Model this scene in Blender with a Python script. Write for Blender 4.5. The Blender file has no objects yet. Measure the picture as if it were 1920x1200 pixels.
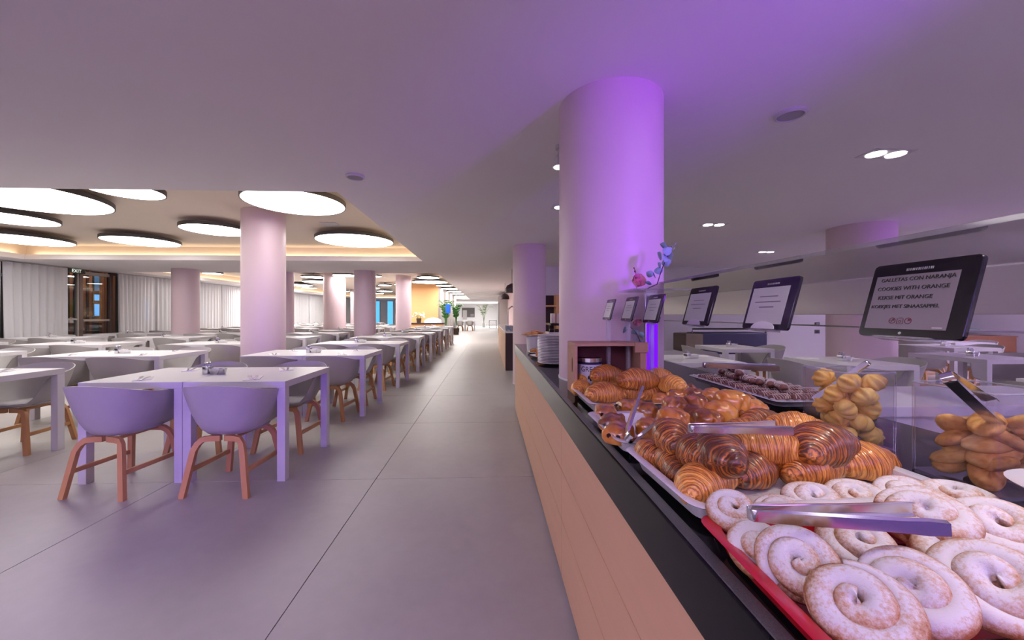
import bpy, bmesh, math, random
from mathutils import Vector, Matrix, noise
random.seed(7)
R = math.radians
scene = bpy.context.scene
C = scene.collection

# ------------------------------------------------------------------ camera
F = 715.0; TH = R(2.2); CX = 917 + F * math.tan(TH); CY = 590.0; EYE = 1.25
cam_d = bpy.data.cameras.new('camera'); cam = bpy.data.objects.new('camera', cam_d); C.objects.link(cam)
cam_d.sensor_width = 36; cam_d.lens = F / 1920 * 36
cam_d.shift_x = (960 - CX) / 1920; cam_d.shift_y = -(600 - CY) / 1920
cam_d.clip_start = .02; cam_d.clip_end = 200
cam.location = (0, 0, EYE); cam.rotation_euler = (R(90), 0, -TH)
scene.camera = cam
vs = scene.view_settings
vs.view_transform = 'Standard'; vs.look = 'None'; vs.gamma = 1; vs.use_curve_mapping = False
vs.exposure = 0.42
scene.cycles.use_adaptive_sampling = True; scene.cycles.adaptive_threshold = .05
scene.cycles.max_bounces = 7; scene.cycles.diffuse_bounces = 5; scene.cycles.glossy_bounces = 4
scene.cycles.transmission_bounces = 8; scene.cycles.transparent_max_bounces = 12
scene.cycles.sample_clamp_indirect = 6; scene.cycles.caustics_reflective = False; scene.cycles.caustics_refractive = False

# ------------------------------------------------------------------ world (night outside)
w = bpy.data.worlds.new('night'); scene.world = w; w.use_nodes = True
w.node_tree.nodes['Background'].inputs[0].default_value = (.05, .07, .12, 1)
w.node_tree.nodes['Background'].inputs[1].default_value = .35

# ------------------------------------------------------------------ lamps without a visible fitting (violet stage LEDs behind the photographer)
DISC_L = 7.0; DISC_FAR = 20.0; COVE_L = 7.0
def lamp(name, kind, loc, target, energy, col, **kw):
    d = bpy.data.lights.new(name, kind); d.energy = energy; d.color = col
    for k, v in kw.items(): setattr(d, k, v)
    o = bpy.data.objects.new(name, d); C.objects.link(o); o.location = loc
    o.rotation_euler = (Vector(target) - Vector(loc)).to_track_quat('-Z', 'Y').to_euler()
    return o
VIOLET = (.20, .03, 1.0)
lamp('violet_flood', 'SPOT', (2.1, -.75, 1.75), (.85, 2.2, 2.0), 235, (.30, .005, 1.0), spot_size=R(50), spot_blend=.9, shadow_soft_size=.15)
lamp('violet_flood', 'SPOT', (-1.0, -2.4, 1.0), (-2.2, 3.0, .62), 330, VIOLET, spot_size=R(25), spot_blend=.8, shadow_soft_size=.12)
lamp('violet_flood', 'SPOT', (7.4, 1.3, 1.5), (5.3, 5.2, 1.9), 190, (.40, .06, 1.0), spot_size=R(24), spot_blend=.8, shadow_soft_size=.15)
lamp('violet_wash', 'AREA', (.7, -1.6, 1.7), (.6, 1.5, 2.6), 10, (.42, .2, 1.0), size=1.2)
# added, unseen area lights behind and beside the photographer that fill the ceiling
for x, y, e in ((-6.5, -2.2, 240), (-2.0, -2.4, 135), (3.4, -2.2, 120), (8.5, -.8, 450), (11.0, 4.6, 430)):
    lamp('ceiling_fill', 'AREA', (x, y, 1.55), (x, y + (.5 if x < -4 else .3), 2.6), e, (.85, .71, 1.0) if x < -4 else (.74, .57, 1.0), shape='RECTANGLE', size=3.2, size_y=.8, spread=R(120))

# ------------------------------------------------------------------ pixel helpers (a pixel gives a direction; the plane it stands on gives the distance)
def ray(px, py):
    a = (px - CX) / F; b = (CY - py) / F
    return (math.sin(TH) + a * math.cos(TH), math.cos(TH) - a * math.sin(TH), b)
def P(px, py, z):
    d = ray(px, py); t = (z - EYE) / d[2]
    return Vector((d[0] * t, d[1] * t, z))
def PX(px, py, X):
    d = ray(px, py); t = X / d[0]
    return Vector((X, d[1] * t, EYE + d[2] * t))
def PY(px, py, Y):
    d = ray(px, py); t = Y / d[1]
    return Vector((d[0] * t, Y, EYE + d[2] * t))
def proj(x, y, z):
    r = x * math.cos(TH) - y * math.sin(TH); f = x * math.sin(TH) + y * math.cos(TH)
    if f < .05: return None
    return (CX + F * r / f, CY - F * (z - EYE) / f)

# ------------------------------------------------------------------ materials
def lin(r, g, b):
    f = lambda c: (c / 255 / 12.92) if c / 255 <= .04045 else ((c / 255 + .055) / 1.055) ** 2.4
    return (f(r), f(g), f(b), 1)
M = {}
def mat(name, col, rough=.5, metal=0, coat=0, spec=.5, noise_amt=0, noise_scale=5, bump=0, bump_scale=60, emit=None, emit_s=0, trans=0, alpha=1, ior=1.45, stretch=None, coat_rough=.1):
    m = bpy.data.materials.new(name); m.use_nodes = True; nt = m.node_tree; p = nt.nodes['Principled BSDF']
    p.inputs['Base Color'].default_value = col; p.inputs['Roughness'].default_value = rough
    p.inputs['Metallic'].default_value = metal; p.inputs['Coat Weight'].default_value = coat
    p.inputs['Coat Roughness'].default_value = coat_rough
    p.inputs['Specular IOR Level'].default_value = spec; p.inputs['IOR'].default_value = ior
    p.inputs['Transmission Weight'].default_value = trans; p.inputs['Alpha'].default_value = alpha
    if emit: p.inputs['Emission Color'].default_value = emit; p.inputs['Emission Strength'].default_value = emit_s
    tc = nt.nodes.new('ShaderNodeTexCoord')
    src = tc.outputs['Object']
    if stretch:
        mp = nt.nodes.new('ShaderNodeMapping'); mp.inputs['Scale'].default_value = stretch
        nt.links.new(src, mp.inputs['Vector']); src = mp.outputs['Vector']
    n = nt.nodes.new('ShaderNodeTexNoise'); n.inputs['Scale'].default_value = noise_scale; n.inputs['Detail'].default_value = 5
    nt.links.new(src, n.inputs['Vector'])
    if noise_amt:
        mx = nt.nodes.new('ShaderNodeMix'); mx.data_type = 'RGBA'; mx.blend_type = 'MIX'
        mx.inputs['A'].default_value = tuple(c * (1 - noise_amt) for c in col[:3]) + (1,)
        mx.inputs['B'].default_value = tuple(min(1, c * (1 + noise_amt)) for c in col[:3]) + (1,)
        nt.links.new(n.outputs['Fac'], mx.inputs['Factor']); nt.links.new(mx.outputs['Result'], p.inputs['Base Color'])
    if bump:
        n2 = nt.nodes.new('ShaderNodeTexNoise'); n2.inputs['Scale'].default_value = bump_scale; n2.inputs['Detail'].default_value = 4
        nt.links.new(src, n2.inputs['Vector'])
        b = nt.nodes.new('ShaderNodeBump'); b.inputs['Strength'].default_value = bump; b.inputs['Distance'].default_value = .01
        nt.links.new(n2.outputs['Fac'], b.inputs['Height']); nt.links.new(b.outputs['Normal'], p.inputs['Normal'])
    M[name] = m
    return m
mat('ceiling_paint', (.87, .84, .85, 1), .8, noise_amt=.02, noise_scale=1)
mat('recess_paint', (.78, .68, .58, 1), .8, noise_amt=.02)
mat('column_pink', (.66, .52, .56, 1), .42, noise_amt=.02, noise_scale=2)
mat('wall_white', (.74, .73, .74, 1), .7, noise_amt=.02)
mat('wall_pink', (.62, .46, .47, 1), .7, noise_amt=.03)
mat('wall_grey', (.45, .42, .41, 1), .7, noise_amt=.04, stretch=(6, 6, .2))
mat('wall_dark', (.10, .09, .09, 1), .6)
mat('grout', (.10, .09, .09, 1), .9)
mat('floor_far', (.44, .42, .40, 1), .45, noise_amt=.08, noise_scale=.7)
mat('table_white', (.60, .59, .61, 1), .35, noise_amt=.02)
mat('shell_grey', (.41, .395, .385, 1), .5, noise_amt=.03, noise_scale=20)
mat('cushion_grey', (.36, .34, .35, 1), .8, bump=.2, bump_scale=300)
mat('oak', lin(186, 138, 90), .4, noise_amt=.22, noise_scale=14, stretch=(1, 1, .15))
mat('rim_dark', (.07, .065, .065, 1), .45)
mat('chrome', (.72, .72, .74, 1), .16, metal=1)
mat('steel', (.62, .61, .60, 1), .28, metal=1, noise_amt=.06, noise_scale=30, stretch=(.3, .3, 6))
mat('brushed_steel', (.80, .77, .72, 1), .5, metal=.75, bump=.05, bump_scale=30, stretch=(1, .15, 20))
mat('tray_alu', (.80, .80, .81, 1), .25, metal=.25, coat=.5, bump=.25, bump_scale=160)
mat('tray_red', lin(178, 22, 38), .3, coat=.4, noise_amt=.06, noise_scale=30)
mat('porcelain', (.78, .77, .78, 1), .18, coat=.3)
mat('granite_black', (.008, .008, .009, 1), .12, spec=.2, noise_amt=.9, noise_scale=400)
mat('granite_edge', (.10, .105, .10, 1), .3, noise_amt=.7, noise_scale=500)
mat('counter_wood', lin(206, 164, 130), .45, noise_amt=.07, noise_scale=5, stretch=(8, .6, 8))
mat('plinth', (.05, .045, .045, 1), .5)
mat('dark_panel', lin(52, 36, 38), .5)
mat('black_plastic', (.010, .009, .011, 1), .22, coat=.3)
mat('screen', lin(118, 104, 116), .35, emit=(.75, .68, .76, 1), emit_s=.04)
mat('screen_light', lin(176, 170, 176), .35, emit=(.8, .78, .82, 1), emit_s=.06)
mat('screen_ink', (.02, .018, .02, 1), .5)
mat('faint_ink', lin(128, 120, 130), .5)
mat('screen_red', lin(110, 45, 60), .5)
mat('logo_grey', (.5, .5, .5, 1), .4)
mat('clip_white', (.85, .85, .86, 1), .35)
mat('crate_wood', lin(172, 132, 110), .65, noise_amt=.18, noise_scale=9, stretch=(1, 6, 6))
mat('crate_inside', lin(105, 60, 52), .7, noise_amt=.2, noise_scale=9)
mat('paper', (.82, .81, .82, 1), .8, bump=.15, bump_scale=180)
mat('napkin', (.80, .78, .80, 1), .8)
mat('chocolate', lin(112, 68, 56), .32, noise_amt=.15, noise_scale=25, coat=.3)
mat('icing', (.80, .74, .68, 1), .45)
mat('cream_pastry', lin(222, 172, 108), .6, noise_amt=.2, noise_scale=30)
mat('choc_dark', lin(36, 16, 12), .4)
mat('curtain_rail', (.6, .6, .6, 1), .4)
mat('door_frame', lin(105, 88, 82), .4, metal=.3)
mat('door_rail', lin(168, 158, 150), .4)
mat('slat_wood', lin(150, 96, 66), .6, noise_amt=.15, noise_scale=8)
mat('night_ground', (.02, .022, .018, 1), .9)
mat('blue_glow', (.02, .05, .1, 1), .5, emit=(.10, .45, .95, 1), emit_s=1.1)
mat('blue_dim', (.05, .12, .2, 1), .5, emit=(.12, .28, .5, 1), emit_s=.45)
mat('exit_green', lin(30, 45, 22), .4)
mat('exit_white', (.8, .85, .8, 1), .4, emit=(.9, 1, .9, 1), emit_s=.8)
mat('block_wood', lin(222, 172, 116), .5, noise_amt=.10, noise_scale=3, stretch=(.4, .4, 24))
mat('foliage', lin(58, 110, 50), .5, noise_amt=.4, noise_scale=6)
mat('foliage_pale', lin(120, 140, 96), .55, noise_amt=.3, noise_scale=6)
mat('pot_dark', lin(60, 44, 38), .6)
mat('pot_white', (.7, .7, .7, 1), .5)
mat('blue_plastic', lin(30, 92, 210), .35)
mat('eucalyptus', lin(140, 172, 186), .55, noise_amt=.25, noise_scale=40)
mat('twig', lin(70, 56, 62), .7)
mat('petal', lin(250, 184, 200), .55, noise_amt=.15, noise_scale=60)
mat('petal_dark', lin(222, 110, 150), .6)
mat('bud', lin(120, 50, 70), .6)
mat('tin_label', lin(205, 205, 215), .4)
mat('cookie', lin(186, 124, 76), .7, noise_amt=.25, noise_scale=40, bump=.4, bump_scale=120)
mat('box_print', lin(226, 214, 206), .6, noise_amt=.18, noise_scale=60)
mat('navy', lin(24, 22, 60), .5)
mat('jute', lin(116, 104, 92), .8, noise_amt=.3, noise_scale=80)
mat('low_wood', lin(112, 72, 46), .5, noise_amt=.15, noise_scale=4, stretch=(.5, .5, 14))
mat('teal_glass', lin(150, 190, 190), .2)
mat('lamp_shade', lin(72, 56, 62), .4)
mat('speaker_white', (.62, .60, .62, 1), .5)
mat('speaker_mesh', (.40, .38, .40, 1), .7, bump=.2, bump_scale=600)
mat('balloon_flower', lin(226, 186, 120), .6)
mat('frame_white', (.7, .7, .72, 1), .4)

def emitter(name, col, s):
    m = bpy.data.materials.new(name); m.use_nodes = True; nt = m.node_tree
    nt.nodes.remove(nt.nodes['Principled BSDF'])
    e = nt.nodes.new('ShaderNodeEmission'); e.inputs[0].default_value = col; e.inputs[1].default_value = s
    nt.links.new(e.outputs[0], nt.nodes['Material Output'].inputs[0]); M[name] = m
emitter('disc_light', (1, .93, .90, 1), DISC_L); emitter('disc_light_far', (1, .94, .92, 1), DISC_FAR)
emitter('cove_led', (1, .80, .55, 1), COVE_L)
emitter('spot_glow', (1, .95, .95, 1), 12)
emitter('violet_reflection', (.20, .006, 1, 1), .9)  # violet reflection on the steel post, put in as emission

def glass(name, col, rough=0, tint=.06, gloss=1.0, haze=0.0):
    # thin clear sheet: see-through with a fresnel reflection
    m = bpy.data.materials.new(name); m.use_nodes = True; nt = m.node_tree; nt.nodes.remove(nt.nodes['Principled BSDF'])
    tr = nt.nodes.new('ShaderNodeBsdfTransparent'); tr.inputs[0].default_value = col
    gl = nt.nodes.new('ShaderNodeBsdfGlossy'); gl.inputs['Roughness'].default_value = rough
    df = nt.nodes.new('ShaderNodeBsdfDiffuse'); df.inputs[0].default_value = (.7, .72, .75, 1)
    lw = nt.nodes.new('ShaderNodeLayerWeight'); lw.inputs[0].default_value = .5
    fr = nt.nodes.new('ShaderNodeMath'); fr.operation = 'POWER'; fr.inputs[1].default_value = 5; nt.links.new(lw.outputs['Facing'], fr.inputs[0])
    mu = nt.nodes.new('ShaderNodeMath'); mu.operation = 'MULTIPLY_ADD'; mu.inputs[1].default_value = gloss; mu.inputs[2].default_value = tint; mu.use_clamp = True
    nt.links.new(fr.outputs[0], mu.inputs[0])
    m0 = nt.nodes.new('ShaderNodeMixShader'); m0.inputs[0].default_value = haze
    nt.links.new(tr.outputs[0], m0.inputs[1]); nt.links.new(df.outputs[0], m0.inputs[2])
    mx = nt.nodes.new('ShaderNodeMixShader'); nt.links.new(mu.outputs[0], mx.inputs[0])
    nt.links.new(m0.outputs[0], mx.inputs[1]); nt.links.new(gl.outputs[0], mx.inputs[2])
    nt.links.new(mx.outputs[0], nt.nodes['Material Output'].inputs[0]); M[name] = m
glass('window_glass', (.8, .85, .88, 1), 0, .05)
glass('shelf_glass', (.93, .95, .97, 1), .06, .05, 1.3, .10)
glass('jar_acrylic', (.95, .95, .98, 1), .03, .05, 1.6, .02)
glass('clear_plastic', (.9, .9, .95, 1), .1, .05, 1.0, .25)
glass('tumbler_glass', (.85, .88, .93, 1), .02, .12, 1.0, .12)

def sheer():
    m = bpy.data.materials.new('sheer'); m.use_nodes = True; nt = m.node_tree; nt.nodes.remove(nt.nodes['Principled BSDF'])
    df = nt.nodes.new('ShaderNodeBsdfDiffuse'); df.inputs[0].default_value = (.88, .88, .90, 1)
    tl = nt.nodes.new('ShaderNodeBsdfTranslucent'); tl.inputs[0].default_value = (.8, .82, .86, 1)
    tr = nt.nodes.new('ShaderNodeBsdfTransparent')
    a = nt.nodes.new('ShaderNodeMixShader'); a.inputs[0].default_value = .08
    nt.links.new(df.outputs[0], a.inputs[1]); nt.links.new(tl.outputs[0], a.inputs[2])
    b = nt.nodes.new('ShaderNodeMixShader'); b.inputs[0].default_value = .10
    nt.links.new(a.outputs[0], b.inputs[1]); nt.links.new(tr.outputs[0], b.inputs[2])
    nt.links.new(b.outputs[0], nt.nodes['Material Output'].inputs[0]); M['sheer'] = m
sheer()

def floor_tile():
    m = mat('floor_tile', (.40, .38, .37, 1), .42); nt = m.node_tree; p = nt.nodes['Principled BSDF']
    tc = nt.nodes.new('ShaderNodeTexCoord'); oi = nt.nodes.new('ShaderNodeObjectInfo')
    ad = nt.nodes.new('ShaderNodeVectorMath'); ad.operation = 'ADD'
    nt.links.new(tc.outputs['Object'], ad.inputs[0]); nt.links.new(oi.outputs['Location'], ad.inputs[1])
    n = nt.nodes.new('ShaderNodeTexNoise'); n.inputs['Scale'].default_value = 1.3; n.inputs['Detail'].default_value = 8; n.inputs['Roughness'].default_value = .62
    n2 = nt.nodes.new('ShaderNodeTexNoise'); n2.inputs['Scale'].default_value = 14; n2.inputs['Detail'].default_value = 6
    nt.links.new(ad.outputs[0], n.inputs['Vector']); nt.links.new(ad.outputs[0], n2.inputs['Vector'])
    cr = nt.nodes.new('ShaderNodeValToRGB'); cr.color_ramp.elements[0].position = .3; cr.color_ramp.elements[1].position = .72
    cr.color_ramp.elements[0].color = (.335, .32, .305, 1); cr.color_ramp.elements[1].color = (.42, .40, .38, 1)
    mx = nt.nodes.new('ShaderNodeMix'); mx.data_type = 'FLOAT'; mx.inputs['Factor'].default_value = .25
    nt.links.new(n.outputs['Fac'], mx.inputs['A']); nt.links.new(n2.outputs['Fac'], mx.inputs['B'])
    nt.links.new(mx.outputs['Result'], cr.inputs['Fac']); nt.links.new(cr.outputs['Color'], p.inputs['Base Color'])
    rr = nt.nodes.new('ShaderNodeMapRange'); rr.inputs['To Min'].default_value = .34; rr.inputs['To Max'].default_value = .5
    nt.links.new(n.outputs['Fac'], rr.inputs['Value']); nt.links.new(rr.outputs['Result'], p.inputs['Roughness'])
floor_tile()

def pastry(name, light, mid, dark, coat=.35, stripes=True, rough=.42, bias=0.0, nscale=22):
    # baked dough: a 'bake' attribute along the layers, fine dark leaves of dough along the uv, one tone per piece
    m = bpy.data.materials.new(name); m.use_nodes = True; nt = m.node_tree; p = nt.nodes['Principled BSDF']
    p.inputs['Roughness'].default_value = rough; p.inputs['Coat Weight'].default_value = coat; p.inputs['Coat Roughness'].default_value = .18
    at = nt.nodes.new('ShaderNodeAttribute'); at.attribute_name = 'bake'
    oi = nt.nodes.new('ShaderNodeObjectInfo'); uv = nt.nodes.new('ShaderNodeUVMap'); tc = nt.nodes.new('ShaderNodeTexCoord')
    n = nt.nodes.new('ShaderNodeTexNoise'); n.inputs['Scale'].default_value = nscale; n.inputs['Detail'].default_value = 5
    ad = nt.nodes.new('ShaderNodeVectorMath'); ad.operation = 'ADD'
    nt.links.new(tc.outputs['Object'], ad.inputs[0]); nt.links.new(oi.outputs['Location'], ad.inputs[1]); nt.links.new(ad.outputs[0], n.inputs['Vector'])
    def mth(op, a, b):
        x = nt.nodes.new('ShaderNodeMath'); x.operation = op
        for i, v in enumerate((a, b)):
            if isinstance(v, (int, float)): x.inputs[i].default_value = v
            else: nt.links.new(v, x.inputs[i])
        return x.outputs[0]
    v = mth('MULTIPLY', at.outputs['Fac'], .55)
    v = mth('ADD', v, mth('MULTIPLY', mth('SUBTRACT', n.outputs['Fac'], .5), 1.0))
    v = mth('ADD', v, mth('MULTIPLY', mth('SUBTRACT', oi.outputs['Random'], .5), .55))
    h = at.outputs['Fac']
    if stripes:
        wv = nt.nodes.new('ShaderNodeTexWave'); wv.inputs['Scale'].default_value = 3.4; wv.inputs['Distortion'].default_value = 11
        wv.inputs['Detail'].default_value = 4; wv.inputs['Detail Scale'].default_value = 1.4
        nt.links.new(uv.outputs['UV'], wv.inputs['Vector'])
        v = mth('ADD', v, mth('MULTIPLY', mth('SUBTRACT', wv.outputs['Fac'], .5), .5))
        h = wv.outputs['Fac']
    v = mth('ADD', v, .22 + bias)
    cr = nt.nodes.new('ShaderNodeValToRGB'); e = cr.color_ramp.elements
    e[0].position = .08; e[0].color = light; e[1].position = .92; e[1].color = dark
    k = cr.color_ramp.elements.new(.5); k.color = mid
    nt.links.new(v, cr.inputs['Fac']); nt.links.new(cr.outputs['Color'], p.inputs['Base Color'])
    b = nt.nodes.new('ShaderNodeBump'); b.inputs['Strength'].default_value = .35; b.inputs['Distance'].default_value = .0018
    nt.links.new(h if stripes else n.outputs['Fac'], b.inputs['Height']); nt.links.new(b.outputs['Normal'], p.inputs['Normal'])
    M[name] = m
pastry('croissant_skin', lin(232, 170, 78), lin(188, 108, 36), lin(82, 36, 10), .5)
pastry('croissant_pale', lin(244, 192, 96), lin(216, 142, 52), lin(136, 70, 20), .35, bias=-.08)
pastry('glazed_skin', lin(240, 184, 84), lin(202, 122, 38), lin(110, 52, 14), 1.0, stripes=False, rough=.3)
pastry('macaroon_skin', lin(250, 218, 120), lin(240, 190, 80), lin(190, 112, 32), 0, stripes=False, rough=.75, bias=-.16, nscale=60)
pastry('biscuit_skin', lin(236, 190, 108), lin(216, 156, 72), lin(160, 98, 36), 0, stripes=False, rough=.8, bias=-.12, nscale=80)

def sugar():
    m = bpy.data.materials.new('sugar_dough'); m.use_nodes = True; nt = m.node_tree; p = nt.nodes['Principled BSDF']
    p.inputs['Roughness'].default_value = .75
    at = nt.nodes.new('ShaderNodeAttribute'); at.attribute_name = 'bake'
    tc = nt.nodes.new('ShaderNodeTexCoord'); oi = nt.nodes.new('ShaderNodeObjectInfo')
    ad = nt.nodes.new('ShaderNodeVectorMath'); ad.operation = 'ADD'
    nt.links.new(tc.outputs['Object'], ad.inputs[0]); nt.links.new(oi.outputs['Location'], ad.inputs[1])
    n = nt.nodes.new('ShaderNodeTexNoise'); n.inputs['Scale'].default_value = 24; n.inputs['Detail'].default_value = 3
    f = nt.nodes.new('ShaderNodeTexNoise'); f.inputs['Scale'].default_value = 190; f.inputs['Detail'].default_value = 4; f.inputs['Roughness'].default_value = .7
    for q in (n, f): nt.links.new(ad.outputs[0], q.inputs['Vector'])
    def mth(op, a, b):
        x = nt.nodes.new('ShaderNodeMath'); x.operation = op
        for i, v in enumerate((a, b)):
            if isinstance(v, (int, float)): x.inputs[i].default_value = v
            else: nt.links.new(v, x.inputs[i])
        return x.outputs[0]
    v = mth('ADD', mth('MULTIPLY', at.outputs['Fac'], .62), mth('MULTIPLY', mth('SUBTRACT', f.outputs['Fac'], .5), 1.15))
    v = mth('ADD', v, mth('MULTIPLY', mth('SUBTRACT', n.outputs['Fac'], .5), 1.0))
    cr = nt.nodes.new('ShaderNodeValToRGB'); e = cr.color_ramp.elements
    e[0].position = .0; e[0].color = lin(160, 104, 58); e[1].position = .60; e[1].color = (.68, .67, .67, 1)
    k = cr.color_ramp.elements.new(.30); k.color = lin(196, 166, 138)
    nt.links.new(v, cr.inputs['Fac']); nt.links.new(cr.outputs['Color'], p.inputs['Base Color'])
    b = nt.nodes.new('ShaderNodeBump'); b.inputs['Strength'].default_value = .5; b.inputs['Distance'].default_value = .002
    nt.links.new(f.outputs['Fac'], b.inputs['Height']); nt.links.new(b.outputs['Normal'], p.inputs['Normal'])
    M['sugar_dough'] = m
sugar()

# ------------------------------------------------------------------ mesh helpers
def new(): return bmesh.new()
def box(bm, x0, x1, y0, y1, z0, z1, bev=0, mx=None):
    vs_ = [bm.verts.new((x, y, z)) for x in (x0, x1) for y in (y0, y1) for z in (z0, z1)]
    idx = [(0, 1, 3, 2), (4, 6, 7, 5), (0, 4, 5, 1), (2, 3, 7, 6), (0, 2, 6, 4), (1, 5, 7, 3)]
    fs = [bm.faces.new([vs_[i] for i in q]) for q in idx]
    if bev:
        es = list({e for f in fs for e in f.edges})
        r = bmesh.ops.bevel(bm, geom=es, offset=bev, segments=2, profile=.6, affect='EDGES')
        vs_ = list({v for f in r['faces'] for v in f.verts} | {v for v in vs_ if v.is_valid})
    if mx is not None: bmesh.ops.transform(bm, matrix=mx, verts=[v for v in vs_ if v.is_valid])
    return bm
def loft(bm, rings, closed=True, cap0=True, cap1=True):
    vr = [[bm.verts.new(p) for p in r] for r in rings]; n = len(vr[0])
    for a, b in zip(vr, vr[1:]):
        for i in range(n if closed else n - 1):
            j = (i + 1) % n
            bm.faces.new((a[i], a[j], b[j], b[i]))
    if closed and cap0: bm.faces.new(list(reversed(vr[0])))
    if closed and cap1: bm.faces.new(vr[-1])
    return vr
def lathe(bm, prof, n=24, c=(0, 0), cap0=True, cap1=True):
    return loft(bm, [[(c[0] + r * math.cos(2 * math.pi * i / n), c[1] + r * math.sin(2 * math.pi * i / n), z) for i in range(n)] for r, z in prof], True, cap0, cap1)
def tube(bm, pts, rad, n=8, flat=1.0):
    pts = [Vector(p) for p in pts]; rings = []
    up = Vector((0, 0, 1))
    for i, p in enumerate(pts):
        d = (pts[min(i + 1, len(pts) - 1)] - pts[max(i - 1, 0)]).normalized()
        s = d.cross(up)
        if s.length < .05: s = d.cross(Vector((0, 1, 0)))
        s.normalize(); u = s.cross(d).normalized()
        r = rad[i] if isinstance(rad, (list, tuple)) else rad
        rings.append([p + s * r * math.cos(2 * math.pi * k / n) + u * r * flat * math.sin(2 * math.pi * k / n) for k in range(n)])
    loft(bm, rings)
    return bm
def thicken(bm, t):
    """give an open sheet a real thickness: an offset copy and a closed rim"""
    bmesh.ops.recalc_face_normals(bm, faces=bm.faces[:]); bm.normal_update()
    fs = bm.faces[:]; rim = [e for e in bm.edges if len(e.link_faces) == 1]
    cp = {v: bm.verts.new(v.co + v.normal * t) for v in bm.verts[:]}
    for f in fs: bm.faces.new([cp[v] for v in reversed(f.verts)])
    for e in rim:
        a, b = e.verts
        try: bm.faces.new((a, b, cp[b], cp[a]))
        except ValueError: pass
def fin(name, bm, m, ang=26, solid=0):
    """bmesh -> mesh data with its material"""
    if solid: thicken(bm, solid)
    bmesh.ops.recalc_face_normals(bm, faces=bm.faces[:])
    me = bpy.data.meshes.new(name); bm.to_mesh(me); bm.free()
    me.materials.append(M[m] if isinstance(m, str) else m)
    me.polygons.foreach_set('use_smooth', [True] * len(me.polygons)); me.set_sharp_from_angle(angle=R(ang))
    return me
def obj(name, me, parent=None, loc=None, rot=None, mx=None):
    o = bpy.data.objects.new(name, me); C.objects.link(o)
    if parent: o.parent = parent
    if loc is not None: o.location = loc
    if rot is not None: o.rotation_euler = rot
    if mx is not None: o.matrix_world = mx
    return o
def tag(o, label, cat, group=None, kind=None):
    if label: o['label'] = label
    if cat: o['category'] = cat
    if group: o['group'] = group
    if kind: o['kind'] = kind
    return o
def thing(name, label, cat, loc=(0, 0, 0), rz=0, group=None, parts=(), rot=None, mx=None):
    """an Empty at the thing's base with its parts: (name, mesh[, loc[, subparts]])"""
    o = bpy.data.objects.new(name, None); C.objects.link(o); o.empty_display_size = .05
    o.location = loc; o.rotation_euler = rot if rot is not None else (0, 0, rz)
    if mx is not None: o.matrix_world = mx
    tag(o, label, cat, group)
    for q in parts:
        c = obj(q[0], q[1], o, q[2] if len(q) > 2 else None)
        for s in (q[3] if len(q) > 3 else ()): obj(s[0], s[1], c, s[2] if len(s) > 2 else None)
    return o
def struct(name, me, parent=None):
    o = obj(name, me, parent)
    o['kind'] = 'structure'
    return o
def bmesh_box(name, m, *a, bev=0):
    return fin(name, box(new(), *a, bev=bev), m, 14)
def ordinal(k):
    a = ['first', 'second', 'third', 'fourth', 'fifth', 'sixth', 'seventh', 'eighth', 'ninth', 'tenth', 'eleventh', 'twelfth', 'thirteenth', 'fourteenth', 'fifteenth', 'sixteenth', 'seventeenth', 'eighteenth', 'nineteenth', 'twentieth']
    return a[k] if k < 20 else ('thirtieth' if k == 29 else 'twenty-' + a[k - 20])
ORD = ['first', 'second', 'third', 'fourth', 'fifth', 'sixth', 'seventh', 'eighth', 'ninth', 'tenth', 'eleventh', 'twelfth']

# ------------------------------------------------------------------ the shell of the room
CEIL = 2.5; XL, XR, YB, YF, YR = -11.3, 13.0, -4.0, 46.0, 9.9
# floor: a slab of screed with large tiles; beyond the tiles the joints are too fine to see
fl = struct('floor', bmesh_box('floor', 'grout', XL - .2, XR, YB, YF, -.12, -.008))
T = 1.5; tile_me = bmesh_box('tile', 'floor_tile', -T / 2 + .002, T / 2 - .002, -T / 2 + .002, T / 2 - .002, -.012, 0, bev=.0012)
for i in range(-7, 10):
    for j in range(-2, 12):
        cx = -.86 + T * (i + .5); cy = -1.565 + T * (j + .5)
        if cx > 1.2 and cy > 10: continue
        near = [proj(cx + sx * .75, cy + sy * .75, 0) for sx in (-1, 1) for sy in (-1, 1)]
        near = [q for q in near if q]
        if not near or max(q[0] for q in near) < -40 or min(q[0] for q in near) > 1960 or min(q[1] for q in near) > 1230: continue
        obj('tile', tile_me, fl, (cx, cy, 0))
Y_T = -1.565 + T * 12
tile_far = fin('tile_field', box(new(), XL - .2, 1.0, Y_T, YF, -.02, 0), 'floor_far')
o = obj('tile_field', tile_far, fl); o['kind'] = 'stuff'
# side floor outside the tile grid (left by the curtains, right hall, behind the photographer)
bm = new(); x_lo = -.86 - T * 7
box(bm, XL - .2, x_lo - .004, YB, Y_T - .004, -.02, -.0005); box(bm, -.86 + T * 10 + .002, XR, YB, YR, -.02, -.0005)
o = obj('tile_margin', fin('tile_margin', bm, 'floor_far'), fl); o['kind'] = 'stuff'

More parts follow.
